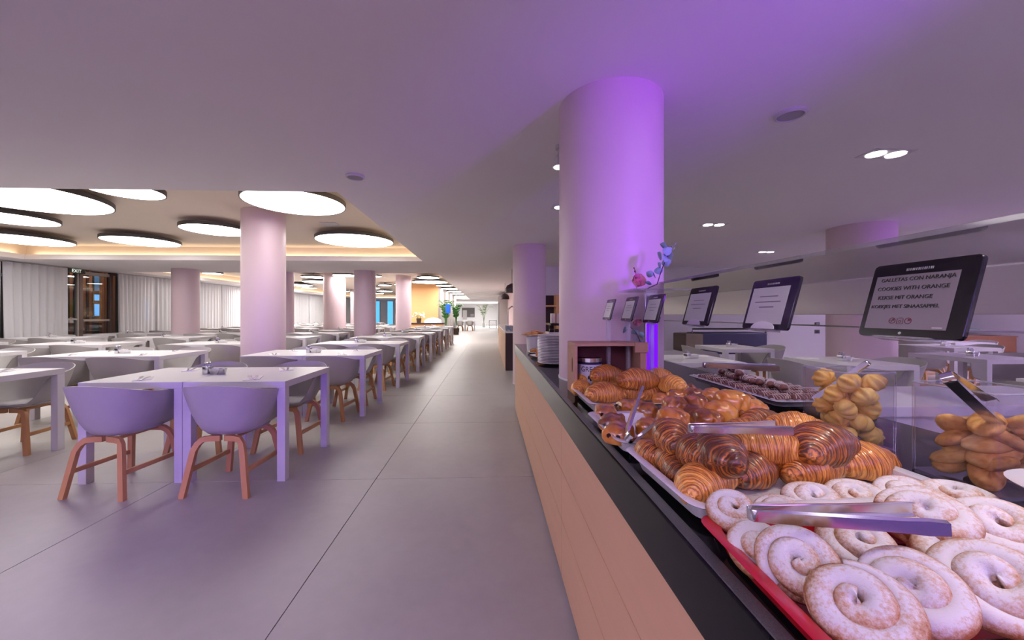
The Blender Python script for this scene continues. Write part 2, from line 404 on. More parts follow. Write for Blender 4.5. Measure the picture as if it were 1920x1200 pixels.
# ceiling with two recesses
RX0, RX1 = -10.45, -1.55
REC = [(3.95, 9.0), (11.6, 31.0)]
bm = new()
def slab(x0, x1, y0, y1): box(bm, x0, x1, y0, y1, CEIL, CEIL + .11)
slab(XL - .2, RX0, YB, YF); slab(RX1, XR, YB, YR + .2); slab(RX1, 1.2, YR + .2, YF)
slab(RX0, RX1, YB, REC[0][0]); slab(RX0, RX1, REC[0][1], REC[1][0]); slab(RX0, RX1, REC[1][1], YF)
ce = struct('ceiling', fin('ceiling', bm, 'ceiling_paint'))
for y0, y1 in REC:
    g = .22
    bm = new(); box(bm, RX0 - g, RX1 + g, y0 - g, y1 + g, 2.84, 2.9)
    obj('recess_ceiling', fin('recess_ceiling', bm, 'recess_paint'), ce)
    bm = new()
    box(bm, RX0 - g - .05, RX0 - g, y0 - g, y1 + g, 2.61, 2.84); box(bm, RX1 + g, RX1 + g + .05, y0 - g, y1 + g, 2.61, 2.84)
    box(bm, RX0 - g, RX1 + g, y0 - g - .05, y0 - g, 2.61, 2.84); box(bm, RX0 - g, RX1 + g, y1 + g, y1 + g + .05, 2.61, 2.84)
    obj('cove_wall', fin('cove_wall', bm, 'recess_paint'), ce)
    bm = new(); s = .15
    box(bm, RX0 - s - .02, RX0 - s, y0, y1, 2.615, 2.63); box(bm, RX1 + s, RX1 + s + .02, y0, y1, 2.615, 2.63)
    box(bm, RX0, RX1, y0 - s - .02, y0 - s, 2.615, 2.63); box(bm, RX0, RX1, y1 + s, y1 + s + .02, 2.615, 2.63)
    obj('cove_light_strip', fin('cove_light_strip', bm, 'cove_led'), ce)

struct('wall_back', bmesh_box('wall_back', 'wall_white', XL - .2, XR, YB - .2, YB, -.1, 2.6))
struct('wall_right', bmesh_box('wall_right', 'wall_white', XR, XR + .2, YB, YR + .2, -.1, 2.6))
struct('wall_right_rear', bmesh_box('wall_right_rear', 'wall_white', 1.2, XR, YR, YR + .2, -.1, 2.5))
struct('wall_passage', bmesh_box('wall_passage', 'wall_pink', 1.0, 1.2, YR, 30, -.1, 2.5))
struct('wall_passage_far', bmesh_box('wall_passage_far', 'wall_white', 1.0, 1.2, 30.002, YF, -.1, 2.5))
struct('wall_far', bmesh_box('wall_far', 'wall_white', -4.2, 1.2, YF, YF + .2, -.1, 2.6))
struct('wall_far_left', bmesh_box('wall_far_left', 'wall_white', XL - .2, -4.2, 33.5, 33.7, -.1, 2.9))

# ------------------------------------------------------------------ columns
def column(x, y, r, z0, top, label, mesh_n=56):
    bm = new(); lathe(bm, [(r, z0), (r, top)], mesh_n)
    me = fin('shaft', bm, 'column_pink')
    bm = new(); lathe(bm, [(r + .004, z0), (r + .004, z0 + .008), (r - .002, z0 + .011)], mesh_n)
    o = thing('column', label, 'column', (x, y, 0), group='round columns', parts=[('shaft', me), ('base_ring', fin('base_ring', bm, 'frame_white'))])
    return o
column(.727, 2.275, .302, .87, CEIL, 'large violet-lit round column rising through the black buffet worktop')
column(-3.49, 6.05, .30, 0, 2.84, 'pale pink round column between the nearest table rows under the large discs')
column(-8.36, 10.85, .31, 0, CEIL, 'pink round column in front of the curtains right of the exit door')
column(-6.09, 11.5, .30, 0, CEIL, 'pink round column half hidden by the nearest pale pink column')
column(-5.93, 14.9, .40, 0, 2.84, 'wide pink round column far back before the grey curtains')
column(-3.56, 11.1, .30, 0, CEIL, 'mauve round column standing by the third table row from the aisle')
column(-3.5, 15.75, .31, 0, 2.84, 'white-pink round column just in front of the wooden block')
column(.735, 6.95, .30, 0, CEIL, 'lilac round column at the far end of the pastry counter')
column(5.3, 5.25, .38, 0, CEIL, 'violet round column behind the glass shelf in the right hall')
column(-8.4, 24.5, .35, 0, 2.84, 'small distant pink column in front of the blue windows')

# ------------------------------------------------------------------ ceiling lamps
def disc(x, y, r, label, zb=2.70, lit='disc_light'):
    bm = new(); lathe(bm, [(r, zb), (r + .012, zb), (r + .012, zb + .06), (r, zb + .06)], 56, cap0=False, cap1=False)
    rim = fin('rim', bm, 'rim_dark')
    bm = new(); lathe(bm, [(r, zb + .004), (r * .999, zb + .012)], 56)
    dif = fin('diffuser', bm, lit)
    bm = new(); lathe(bm, [(r, zb + .052), (r, zb + .058)], 48); top = fin('top_plate', bm, 'frame_white')
    bm = new(); lathe(bm, [(.05, zb + .058), (.05, 2.84)], 12); mnt = fin('suspension', bm, 'frame_white')
    thing('disc_lamp', label, 'ceiling lamp', (x, y, 0), group='round disc ceiling lamps', parts=[('rim', rim), ('diffuser', dif), ('top_plate', top), ('suspension', mnt)])
def rt_disc(px_r, far_y, r, label, zb=2.70):
    # the right rim of the disc lies on the pixel column px_r, its far rim on the pixel row far_y
    yc = P(px_r, far_y, zb).y - r; lo, hi = -14.0, 0.0
    phi = lambda x: math.atan2(x, yc) + math.asin(min(.99, r / math.hypot(x, yc)))
    goal = math.atan((px_r - CX) / F) + TH
    for _ in range(50):
        m_ = (lo + hi) / 2
        if phi(m_) < goal: lo = m_
        else: hi = m_
    disc(lo, yc, r, label, zb)
rt_disc(215, 404, .86, 'largest disc lamp, cut by the left edge nearest the low ceiling')
rt_disc(311, 376, .36, 'small disc lamp half hidden by the low ceiling edge at left')
rt_disc(647, 405, .60, 'bright disc lamp hanging just above the nearest pale pink column')
rt_disc(737, 465, .72, 'disc lamp nearest the aisle edge of the first ceiling recess')
rt_disc(340, 464, .60, 'disc lamp at centre back of the first recess, above the exit door')
rt_disc(470, 444, .50, 'disc lamp partly hidden behind the nearest pale pink column')
rt_disc(115, 426, .52, 'disc lamp at left edge, middle one of three stacked there')
rt_disc(143, 463, .72, 'disc lamp at left edge, lowest one nearest the curtains')
rt_disc(-190, 440, .6, 'disc lamp outside the left edge of the first recess')
far = [(596, 522, 21), (609, 531, 28), (570, 537, 27), (410, 515, 12), (655, 519, 22), (704, 520, 15), (725, 536, 12), (806, 523, 20), (811, 532, 31),
       (757, 535, 14), (703, 541, 12), (645, 547, 16), (585, 541, 14), (480, 532, 24), (725, 547, 14), (711, 551, 12), (835, 537, 15), (850, 543, 18), (857, 548, 15), (862, 552, 15), (866, 556, 14)]
used = []
for k, (px, yf, hw) in enumerate(far):
    p = P(px, yf, 2.70); st = math.sqrt(1 + (p.x / p.y) ** 2); r = min(.85, max(.3, hw * p.y / F / st))
    c = p - Vector((0, r, 0)); c.x = max(RX0 + r + .15, min(RX1 - r - .05, c.x)); c.y = max(REC[1][0] + r + .1, min(REC[1][1] - r - .1, c.y))
    ok = all((c.x - u[0]) ** 2 + (c.y - u[1]) ** 2 > (r + u[2] + .02) ** 2 for u in used)
    if not ok: continue
    used.append((c.x, c.y, r))
used.sort(key=lambda u: u[1])
for k, u in enumerate(used):
    side = 'curtain side' if u[0] < -6.5 else ('middle' if u[0] < -3.6 else 'aisle side')
    disc(u[0], u[1], u[2], 'distant disc lamp in the far recess, %s, %s nearest overall' % (side, ordinal(k)), lit='disc_light_far')

def twin_spot(c, rz, label, energy=45, cone=R(115), tint=(1, .92, .86)):
    bm = new(); box(bm, -.17, .17, -.085, .085, CEIL - .004, CEIL + .002, bev=.001); fr = fin('frame', bm, 'speaker_white')
    parts = [('frame', fr)]
    for s in (-1, 1):
        bm = new(); lathe(bm, [(.062, CEIL - .007), (.066, CEIL - .012), (.062, CEIL - .012)], 28, (s * .08, 0), cap0=False, cap1=False); ring = fin('ring', bm, 'speaker_white')
        bm = new(); lathe(bm, [(.060, CEIL - .0075), (.060, CEIL - .0055)], 28, (s * .08, 0)); parts += [('ring', ring), ('bulb', fin('bulb', bm, 'spot_glow'))]
    o = thing('twin_downlight', label, 'downlight', (c.x, c.y, 0), rz, 'twin square downlights', parts)
    l = lamp('downlight', 'SPOT', (c.x, c.y, CEIL - .02), (c.x, c.y, 0), energy, tint, spot_size=cone, spot_blend=.7, shadow_soft_size=.07)
twin_spot(P(1661, 288, CEIL), R(0), 'twin downlight nearest the camera in the right ceiling')
twin_spot(P(1338, 421, CEIL), R(0), 'twin downlight right of the violet column at mid distance')
twin_spot(P(1437, 472, CEIL), R(0), 'farthest small twin downlight above the right hall')
for k, (x, y) in enumerate([(1.15, .40), (-1.2, -1.5), (2.8, -1.2), (5.2, .5), (8.2, 4.2), (.9, 4.4), (7.6, 7.6), (1.35, 1.33)]):  # further downlights added to light the food, the aisle and the right hall
    if k in (0, 4, 5, 6): lab = None
    twin_spot(Vector((x, y, 0)), 0, ['added twin downlight over the sugared pastries above the frame', 'added twin downlight behind the photographer over the aisle', 'added twin downlight behind the photographer over the right hall', 'added twin downlight over the right hall outside the frame', 'added twin downlight near the right wall', 'added twin downlight hidden behind the violet column', 'added twin downlight at the back of the right hall', 'added twin downlight over the chocolate fingers above the frame'][k], [66, 3, 8, 30, 60, 30, 60, 34][k], [R(66), R(100), R(100), R(110), R(115), R(115), R(115), R(58)][k], [(1, .86, .72), (1, .92, .86), (1, .92, .86), (1, .92, .86), (1, .92, .86), (1, .92, .86), (1, .92, .86), (1, .88, .75)][k])

def ceiling_speaker(c, r, label):
    bm = new(); lathe(bm, [(r, CEIL), (r, CEIL - .012), (r * .84, CEIL - .02), (r * .80, CEIL - .014)], 40, cap0=False, cap1=False); ring = fin('ring', bm, 'speaker_white')
    bm = new(); lathe(bm, [(r * .80, CEIL - .010), (r * .80, CEIL - .013)], 40); g = fin('grille', bm, 'speaker_mesh')
    thing('ceiling_speaker', label, 'speaker', (c.x, c.y, 0), 0, 'round ceiling speakers', [('ring', ring), ('grille', g)])
ceiling_speaker(P(1482, 213, CEIL), .088, 'white round ceiling speaker at right near the violet column')
ceiling_speaker(P(666, 330, CEIL), .082, 'white round ceiling speaker on the left ceiling above the aisle')
c = P(620, 420, 2.84)
tag(obj('ceiling_hatch', bmesh_box('ceiling_hatch', 'speaker_white', -.14, .14, -.14, .14, 2.826, 2.838, bev=.002), None, (c.x, c.y, 0)), 'small square hatch in the recess beside the aisle-side disc lamp', 'hatch')
bm = new(); lathe(bm, [(.03, CEIL), (.03, CEIL - .03), (.012, CEIL - .03), (.012, CEIL - .06), (.045, CEIL - .10), (.05, CEIL - .16), (.042, CEIL - .16)], 20)
sp = P(1040, 355, 2.36)
thing('ceiling_spot', 'small spotlight peeking out left of the violet column', 'spotlight', (PY(1049, 355, 2.8).x, 2.8, 0), 0, None, [('housing', fin('housing', bm, 'speaker_white')), ('bulb', fin('bulb', (lambda b: (lathe(b, [(.038, CEIL - .158), (.038, CEIL - .165)], 20), b)[1])(new()), 'spot_glow'))])

# ------------------------------------------------------------------ left side: windows, door, curtains and the night outside
def window(n, y0, y1):
    me = bmesh_box('pane', 'window_glass', XL - .01, XL, y0 + .05, y1 - .05, .1, 2.45)
    w_ = struct('window_%d' % n, me)
    bm = new()
    for y in (y0, y1 - .06): box(bm, XL - .05, XL + .03, y, y + .06, 0, 2.5, bev=.004)
    box(bm, XL - .05, XL + .03, y0 + .06, y1 - .06, 0, .1); box(bm, XL - .05, XL + .03, y0 + .06, y1 - .06, 2.42, 2.5)
    obj('window_frame', fin('window_frame', bm, 'door_frame'), w_)
DY0, DY1 = PX(113, 590, XL).y, PX(206, 590, XL).y
n = 1; y = YB
for a, b in ((YB, DY0), (DY1, 33.5)):
    k = max(1, round((b - a) / 2.4)); s = (b - a) / k
    for i in range(k): window(n, a + i * s, a + (i + 1) * s - .002); n += 1
# the door: fixed light at left, hinged leaf at right
YM = PX(146, 590, XL).y
d1 = struct('door_1', bmesh_box('leaf_pane', 'window_glass', XL - .01, XL, YM + .09, DY1 - .05, .12, 2.36))
for y0, y1 in ((YM, YM + .09), (DY1 - .055, DY1)): obj('stile', bmesh_box('stile', 'door_frame', XL - .04, XL + .05, y0, y1, 0, 2.45, bev=.004), d1)
for z0, z1, nm in ((0, .12, 'rail'), (1.06, 1.12, 'rail'), (2.36, 2.45, 'rail')): obj(nm, bmesh_box('rail', 'door_rail', XL - .035, XL + .045, YM + .09, DY1 - .055, z0, z1, bev=.004), d1)
bm = new(); tube(bm, [(XL + .05, YM + .05, .8), (XL + .11, YM + .05, .82), (XL + .11, YM + .05, 1.08), (XL + .05, YM + .05, 1.1)], .012); obj('door_handle', fin('door_handle', bm, 'chrome'), d1)
d2 = struct('door_2', bmesh_box('side_pane', 'window_glass', XL - .01, XL, DY0 + .03, YM - .03, .12, 2.36))
for y0, y1 in ((DY0, DY0 + .03), (YM - .05, YM - .002)): obj('stile', bmesh_box('stile', 'door_rail', XL - .04, XL + .04, y0, y1, 0, 2.45, bev=.004), d2)
for z in (0, .42, 1.10, 2.40): obj('rail', bmesh_box('rail', 'door_rail', XL - .03, XL + .035, DY0 + .03, YM - .05, z, z + .05, bev=.003), d2)
ex = thing('exit_sign', 'small dark green EXIT sign above the glass door', 'sign', (XL + .16, DY0 + .05, 2.41))
obj('sign_plate', bmesh_box('sign_plate', 'exit_green', -.02, 0, -.03, .42, -.04, .075, bev=.004), ex)
def text_mesh(s, size, m, align='CENTER', ext=.0006):
    cu = bpy.data.curves.new('t', 'FONT'); cu.body = s; cu.size = size; cu.align_x = align; cu.align_y = 'CENTER'; cu.extrude = ext; cu.resolution_u = 3
    to = bpy.data.objects.new('t', cu); C.objects.link(to)
    me = bpy.data.meshes.new_from_object(to.evaluated_get(bpy.context.evaluated_depsgraph_get())); bpy.data.objects.remove(to); bpy.data.curves.remove(cu)
    me.materials.clear(); me.materials.append(M[m]); me.name = 'lettering'
    return me
o = obj('lettering', text_mesh('EXIT', .12, 'exit_white'), ex)
o.matrix_local = Matrix(((0, 0, 1, .002), (1, 0, 0, .195), (0, 1, 0, .018), (0, 0, 0, 1)))
# outside
struct('ground_outside', bmesh_box('ground_outside', 'night_ground', -22, XL - .2, YB, 34, -.3, -.1))
struct('wall_outside', bmesh_box('wall_outside', 'wall_dark', -16.2, -16, 6, 34, -.1, 3.2))
sl = thing('slat_screen', 'brown vertical slat screen seen through the glass door', 'slat screen', (-13.5, 0, 0))
sl_me = bmesh_box('slat', 'slat_wood', -.04, .04, -.045, .045, 0, 2.9)
ya, yb, yc, yd = [PX(q, 590, -13.5).y for q in (118, 175, 191, 212)]
def rng(a, b, s):
    while a < b: yield a; a += s
for y in list(rng(ya, yb, .2)) + list(rng(yc, yd, .13)): obj('slat', sl_me, sl, (0, y, 0))
obj('rail', bmesh_box('rail', 'slat_wood', -.06, -.04, ya, yd, .1, .16), sl); obj('rail', bmesh_box('rail', 'slat_wood', -.06, -.04, ya, yd, 2.75, 2.81), sl)
def outside_panel(x0, x1, y0, y1, m, label, X=-15.985):
    a = PX(x0, y0, X); b = PX(x1, y1, X)
    t_ = thing('lit_window', label, 'lit window', (X, (a.y + b.y) / 2, b.z))
    hw = (b.y - a.y) / 2; hz = a.z - b.z
    obj('glow_pane', bmesh_box('glow_pane', m, -.01, 0, -hw, hw, 0, hz), t_)
    bm = new(); box(bm, -.02, .02, -hw - .04, -hw, 0, hz); box(bm, -.02, .02, hw, hw + .04, 0, hz); box(bm, -.02, .02, -hw - .04, hw + .04, hz, hz + .04); box(bm, -.02, .02, -hw - .04, hw + .04, -.04, 0)
    obj('frame', fin('frame', bm, 'wall_dark'), t_)
outside_panel(176, 190, 512, 546, 'blue_dim', 'dim blue upper pane glimpsed through the door slats')
outside_panel(176, 190, 552, 564, 'blue_glow', 'bright blue small pane glimpsed through the door slats')
outside_panel(176, 190, 570, 592, 'blue_glow', 'bright blue lower pane glimpsed through the door slats')
outside_panel(117, 130, 571, 579, 'blue_glow', 'narrow blue pane seen through the left door light')
outside_panel(268, 281, 560, 603, 'blue_glow', 'blue pane glowing through the sheer curtain by the door')
outside_panel(380, 386, 575, 600, 'blue_glow', 'thin blue pane glowing through the curtain beside the nearest column')
lamp('slat_fill', 'AREA', (-12.2, 13.2, 2.9), (-13.6, 13.4, 1.0), 14, (1, .72, .45), size=.6)  # added light outside so that the slats behind the door show
# curtains
def curtain(y0, y1, label, seed, x=XL + .20):
    rnd = random.Random(seed); n_ = int((y1 - y0) / .022); ph = rnd.random() * 6
    bm = new(); rows = []
    per = rnd.uniform(.13, .17)
    zs = [.03, .4, 1.0, 1.7, 2.3, 2.47]
    for z in zs:
        row = []
        for i in range(n_ + 1):
            y_ = y0 + (y1 - y0) * i / n_; s = y_ / per * 2 * math.pi + ph + .9 * math.sin(y_ * 2.7 + seed)
            amp = .035 + .018 * math.sin(y_ * 3.1 + seed * 2) + .012 * (1 - z / 2.5)
            row.append((x + amp * math.sin(s + .25 * (2.4 - z) * math.sin(y_ * 1.7 + seed)) + .008 * math.sin(3 * s), y_ + .012 * (2.4 - z) * math.sin(y_ * 4 + seed), z))
        rows.append(row)
    loft(bm, rows, closed=False)
    me = fin('cloth', bm, 'sheer', 180)
    bm = new(); tube(bm, [(x, y0 - .01, 2.48), (x, y1 + .01, 2.48)], .012)
    thing('curtain', label, 'curtain', (0, 0, 0), 0, 'sheer grey window curtains', [('cloth', me), ('curtain_rail', fin('curtain_rail', bm, 'curtain_rail'))])
ys = [DY0 - 1.35, DY0 - .03]
curtain(DY0 - 4.1, DY0 - 2.75, 'sheer grey curtain outside the left edge, third left of the exit door', 3)
curtain(DY0 - 2.72, DY0 - 1.38, 'sheer grey curtain at the left edge, second left of the exit door', 1)
curtain(DY0 - 1.35, DY0 - .03, 'sheer grey curtain directly left of the exit door', 2)
curtain(DY1 + .03, DY1 + 1.3, 'sheer grey curtain directly right of the exit door', 4)
curtain(DY1 + 1.33, DY1 + 2.75, 'sheer grey curtain left of the pink column by the windows', 5)
curtain(DY1 + 2.78, DY1 + 4.4, 'sheer grey curtain right of the pink column by the windows', 6)
curtain(DY1 + 4.43, DY1 + 6.3, 'sheer grey curtain hidden mostly behind the nearest pale pink column', 7)
yy = DY1 + 6.33
for k in range(7):
    curtain(yy, min(33.3, yy + 1.9), 'distant sheer grey curtain, %s beyond the nearest pale pink column' % ORD[k], 10 + k); yy += 1.93
# far left windows with blue daylight on the end wall
for k, (a, b) in enumerate(((699, 712), (727, 737))):
    p = PY(a, 565, 33.45); q = PY(b, 604, 33.45)
    t_ = struct('window_%d' % (60 + k), bmesh_box('pane', 'blue_dim' if 0 else 'blue_glow', p.x, q.x, 33.42, 33.44, .4, p.z))
    bm = new()
    for x in (p.x - .06, q.x): box(bm, x, x + .06, 33.38, 33.49, .34, p.z + .06)
    box(bm, p.x, q.x, 33.38, 33.49, p.z, p.z + .06); box(bm, p.x, q.x, 33.38, 33.49, .34, .4)
    obj('window_frame', fin('window_frame', bm, 'frame_white'), t_)

# ------------------------------------------------------------------ dining tables and chairs
TW, TD, TZ = .745, .80, .75
bm = new(); box(bm, -TW / 2, TW / 2, -TD / 2, TD / 2, TZ - .05, TZ, bev=.003); top_me = fin('tabletop', bm, 'table_white', 14)
leg_me = bmesh_box('leg', 'table_white', -.03, .03, -.03, .03, 0, TZ - .05, bev=.003)
def table(x, y, label, group, rz=0):
    return thing('dining_table', label, 'table', (x, y, 0), rz, group, [('tabletop', top_me)] + [('leg', leg_me, (sx * (TW / 2 - .03), sy * (TD / 2 - .03), 0)) for sx in (-1, 1) for sy in (-1, 1)])
# chair: bucket shell, cushion, bent oak legs, rails and stretchers. It faces +Y.
def chair_shell():
    bm = new(); rings = []; n_ = 36; nv = 9
    for v in range(nv + 1):
        f = v / nv; ring = []
        for i in range(n_):
            th = 2 * math.pi * i / n_           # 0 = front (+Y)
            c = math.cos(th)
            back = (1 - c) / 2                   # 0 front, 1 back
            s = max(0, min(1, (back - .10) / .30)); s = s * s * (3 - 2 * s)
            rim_z = .445 + s * (.245 + .085 * max(0, (back - .4) / .6) ** 1.2)
            Rx = .292; Ry = .262 if c > 0 else .285
            rr = 1 - .10 * (1 - s) * (1 if c > .2 else 0)
            if f < .3: rad = .02 + .46 * f / .3; z = .405
            else:
                g = (f - .3) / .7; rad = .48 + .52 * g ** .62; z = .405 + (rim_z - .405) * g ** 1.3
            p = 2.6
            ex = abs(math.sin(th)) ** (2 / p) * (1 if math.sin(th) >= 0 else -1); ey = abs(c) ** (2 / p) * (1 if c >= 0 else -1)
            k = rad * rr
            ring.append((ex * Rx * k, ey * Ry * k, z))
        rings.append(ring)
    loft(bm, rings, True, True, False)
    return fin('shell', bm, 'shell_grey', 60, solid=-.007)
shell_me = chair_shell()
bm = new(); lathe(bm, [(.02, .418), (.17, .418), (.20, .428), (.19, .442), (.02, .448)], 24); cush_me = fin('cushion', bm, 'cushion_grey')
for v in cush_me.vertices: v.co.y = v.co.y * .98 + .03
def leg_mesh(sx, sy):
    bm = new(); pts = []
    ctrl = [(.015, .14), (.08, .15), (.125, .158), (.15, .172), (.168, .186), (.218, .225)]; z = [.385, .385, .38, .355, .31, .0]
    for (a, b), h in zip(ctrl, z): pts.append(Vector((sx * a, sy * b, h)))
    rings = []
    for i, p in enumerate(pts):
        d = (pts[min(i + 1, 5)] - pts[max(i - 1, 0)]).normalized(); wd = Vector((0, 1, 0)); u = d.cross(wd).normalized()
        if i == 5: u = Vector((1, 0, 0)) if True else u; u = u * (1 if d.cross(wd).x > 0 else -1); d = Vector((0, 0, -1))
        a, b = .014, .019
        rings.append([p + wd * a * m_ + u * b * n_ for m_, n_ in ((-1, -1), (1, -1), (1, 1), (-1, 1))])
    loft(bm, rings)
    return fin('leg', bm, 'oak', 50)
legs = [leg_mesh(sx, sy) for sx in (-1, 1) for sy in (-1, 1)]
bm = new(); tube(bm, [(-.09, -.15, .392), (-.09, .15, .392)], .012); rail_l = fin('seat_rail', bm, 'oak')
bm = new(); tube(bm, [(.09, -.15, .392), (.09, .15, .392)], .012); rail_r = fin('seat_rail', bm, 'oak')
st = []
for s in (-1, 1):
    bm = new(); box(bm, s * .194 - .009, s * .194 + .009, -.205, .205, .158, .190, bev=.002); st.append(fin('stretcher', bm, 'oak'))
CHAIR = [('shell', shell_me), ('cushion', cush_me)] + [('leg', l) for l in legs] + [('seat_rail', rail_l), ('seat_rail', rail_r), ('stretcher', st[0]), ('stretcher', st[1])]
def chair(x, y, rz, label, group):
    return thing('shell_chair', label, 'chair', (x, y, 0), rz, group, CHAIR)
# table-top things
bm = new(); prof = []
for k, (sx, z) in enumerate(((.8, 0), (1.0, .045), (.94, .045), (.76, .008))):
    prof.append([(math.cos(a) * .085 * sx + .02, math.sin(a) * .042 * sx, z) for a in [2 * math.pi * i / 20 for i in range(20)]])
loft(bm, prof); cad_tray = fin('dish', bm, 'chrome')
bm = new(); box(bm, -.095, -.045, -.03, .03, .0, .062, bev=.004); cad_hold = fin('holder', bm, 'chrome')
bm = new(); lathe(bm, [(.015, .062), (.016, .075), (.012, .085)], 12, (-.07, .013)); shk1 = fin('shaker', bm, 'tumbler_glass')
bm = new(); lathe(bm, [(.015, .062), (.016, .075), (.012, .085)], 12, (-.07, -.016)); shk2 = fin('shaker', bm, 'tumbler_glass')
bm = new(); lathe(bm, [(.0125, .085), (.0125, .093), (.007, .097)], 12, (-.07, .013)); cap1 = fin('cap', bm, 'chrome')
bm = new(); lathe(bm, [(.0125, .085), (.0125, .093), (.007, .097)], 12, (-.07, -.016)); cap2 = fin('cap', bm, 'chrome')
bm = new(); box(bm, -.02, .05, -.02, .02, .012, .05, bev=.004); sach = fin('sachets', bm, 'paper')
def caddy(x, y, rz, label, group='condiment caddies'):
    return thing('condiment_caddy', label, 'caddy', (x, y, TZ), rz, group, [('dish', cad_tray), ('holder', cad_hold), ('shaker', shk1, None, [('cap', cap1)]), ('shaker', shk2, None, [('cap', cap2)]), ('sachets', sach)])
bm = new(); box(bm, -.055, .055, -.10, .10, 0, .004, bev=.0015); nap_me = fin('napkin', bm, 'napkin')
def knife_mesh():
    bm = new()
    loft(bm, [[(-.004 - w_, y, z0), (-.004 + w_, y, z0), (-.004 + w_, y, z0 + t), (-.004 - w_, y, z0 + t)] for y, w_, t, z0 in ((-.10, .007, .004, 0), (-.09, .008, .005, 0), (-.01, .006, .004, 0), (.0, .009, .002, .001), (.09, .010, .0015, .001), (.105, .003, .001, .001))])
    return fin('knife', bm, 'chrome')
def fork_mesh():
    bm = new()
    loft(bm, [[(-w_, y, z0), (w_, y, z0), (w_, y, z0 + t), (-w_, y, z0 + t)] for y, w_, t, z0 in ((-.10, .008, .002, 0), (-.06, .006, .002, .001), (.02, .004, .002, .004), (.045, .011, .002, .003), (.06, .012, .002, .002))])
    for k in range(4): box(bm, -.012 + k * .0068, -.012 + k * .0068 + .0035, .06, .10, .002, .004)
    return fin('fork', bm, 'chrome')
knife_me, fork_me = knife_mesh(), fork_mesh()
COLX = [(-3.02, -1.53), (-5.46, -3.96), (-7.90, -6.40), (-10.33, -8.84)]
COLN = ['lane by the aisle', 'second lane from aisle', 'third lane from aisle', 'lane by the curtains']
rnd = random.Random(5)
def group4(cx, y0, nm, k, cutlery, rowname):
    # two tables side by side, four chairs pushed in, a caddy and four places
    where = '%s row, %s' % (rowname, nm)
    for s, sn in ((-1, 'left'), (1, 'right')):
        table(cx + s * (TW / 2 + .0015), y0 + TD / 2, 'white square table, %s half of pair, %s' % (sn, where), 'white dining tables')
        for fy, fn in ((-1, 'near-side'), (1, 'far-side')):
            yc = y0 + .02 if fy < 0 else y0 + TD - .02
            xc = cx + s * .385 + rnd.uniform(-.03, .03); a = rnd.uniform(-.12, .12)
            if k == 0 and fy < 0 and nm == COLN[0]: a = -.10 if s < 0 else -.03
            chair(xc, yc + fy * rnd.uniform(0, .05), a if fy < 0 else math.pi + a, 'grey shell chair, %s %s seat, %s' % (fn, sn, where), 'grey shell chairs at the tables')
            if cutlery:
                px_, py_ = cx + s * .42, y0 + (.16 if fy < 0 else TD - .16)
                tag(obj('napkin', nap_me, None, (px_, py_, TZ), (0, 0, rnd.uniform(-.15, .15) + .5)), 'white paper napkin, %s %s place, %s' % (fn, sn, where), 'napkin', 'paper napkins')
                if cutlery > 1:
                    tag(obj('knife', knife_me, None, (px_ + .02, py_, TZ + .0045), (0, 0, .45)), 'steel knife, %s %s place, %s' % (fn, sn, where), 'knife', 'table knives')
                    tag(obj('fork', fork_me, None, (px_ - .025, py_, TZ + .0045), (0, 0, .6)), 'steel fork, %s %s place, %s' % (fn, sn, where), 'fork', 'table forks')
    caddy(cx - .04, y0 + TD * .5, rnd.uniform(-.15, .15), 'steel condiment caddy on the table pair, %s' % where)
for k in range(9):
    y0 = 2.92 + 1.822 * k
    for ci, (xa, xb) in enumerate(COLX):
        cx = (xa + xb) / 2
        q = proj(xb, y0 + TD + .3, .8)
        if q[0] < 5: continue
        if ci == 0 and k > 7: continue
        cut = 2 if (k <= 1) else (1 if k <= 4 else 0)
        group4(cx, y0, COLN[ci], k, cut, ORD[k])
# rows beyond, left of the wooden block
for k in range(9, 12):
    y0 = 2.92 + 1.822 * k
    for ci in ((1, 2, 3) if k == 8 else (2, 3)): group4(sum(COLX[ci]) / 2, y0, COLN[ci], k, 0, ORD[k])
# tables of the right hall
RT = [((1.94, 3.87), 'nearest the violet column', 'y'), ((3.40, 5.38), 'behind it before the dark trolley', 'x'), ((3.50, 3.60), 'left of the right-hall column', 'x'),
      ((5.52, 4.02), 'right of the right-hall column', 'x'), ((8.2, 6.4), 'far right before the low wooden cabinet', 'x'), ((4.15, 2.05), 'cut by the right edge', 'x'), ((6.9, 5.4), 'second from the right edge', 'x')]
for (x, y), nm, ax in RT:
    table(x + TW / 2, y + TD / 2, 'white right-hall table, %s' % nm, 'white tables of the right hall')
    caddy(x + TW / 2, y + TD / 2, .3, 'condiment caddy on the right-hall table, %s' % nm, 'right hall caddies')
    for s, sn in ((-1, 'left'), (1, 'right')):
        sn2 = sn if ax == 'x' else ('near' if s < 0 else 'far')
        if ax == 'x': p = (x + TW / 2 + s * (TW / 2 + .10), y + TD / 2 + rnd.uniform(-.04, .04)); a = -s * -math.pi / 2
        else: p = (x + TW / 2, y + TD / 2 + s * (TD / 2 + .06)); a = 0 if s < 0 else math.pi
        if nm.startswith('right of') and s < 0: continue
        chair(p[0], p[1], a + rnd.uniform(-.2, .2), 'grey shell chair, %s side of right-hall table, %s' % (sn2, nm), 'grey shell chairs of the right hall')
        tag(obj('napkin', nap_me, None, (x + TW / 2 + (s * .24 if ax == 'x' else .22), y + TD / 2 + (s * .24 if ax == 'y' else .22), TZ), (0, 0, .8)), 'white napkin, %s side of right-hall table, %s' % (sn2, nm), 'napkin', 'right hall napkins')

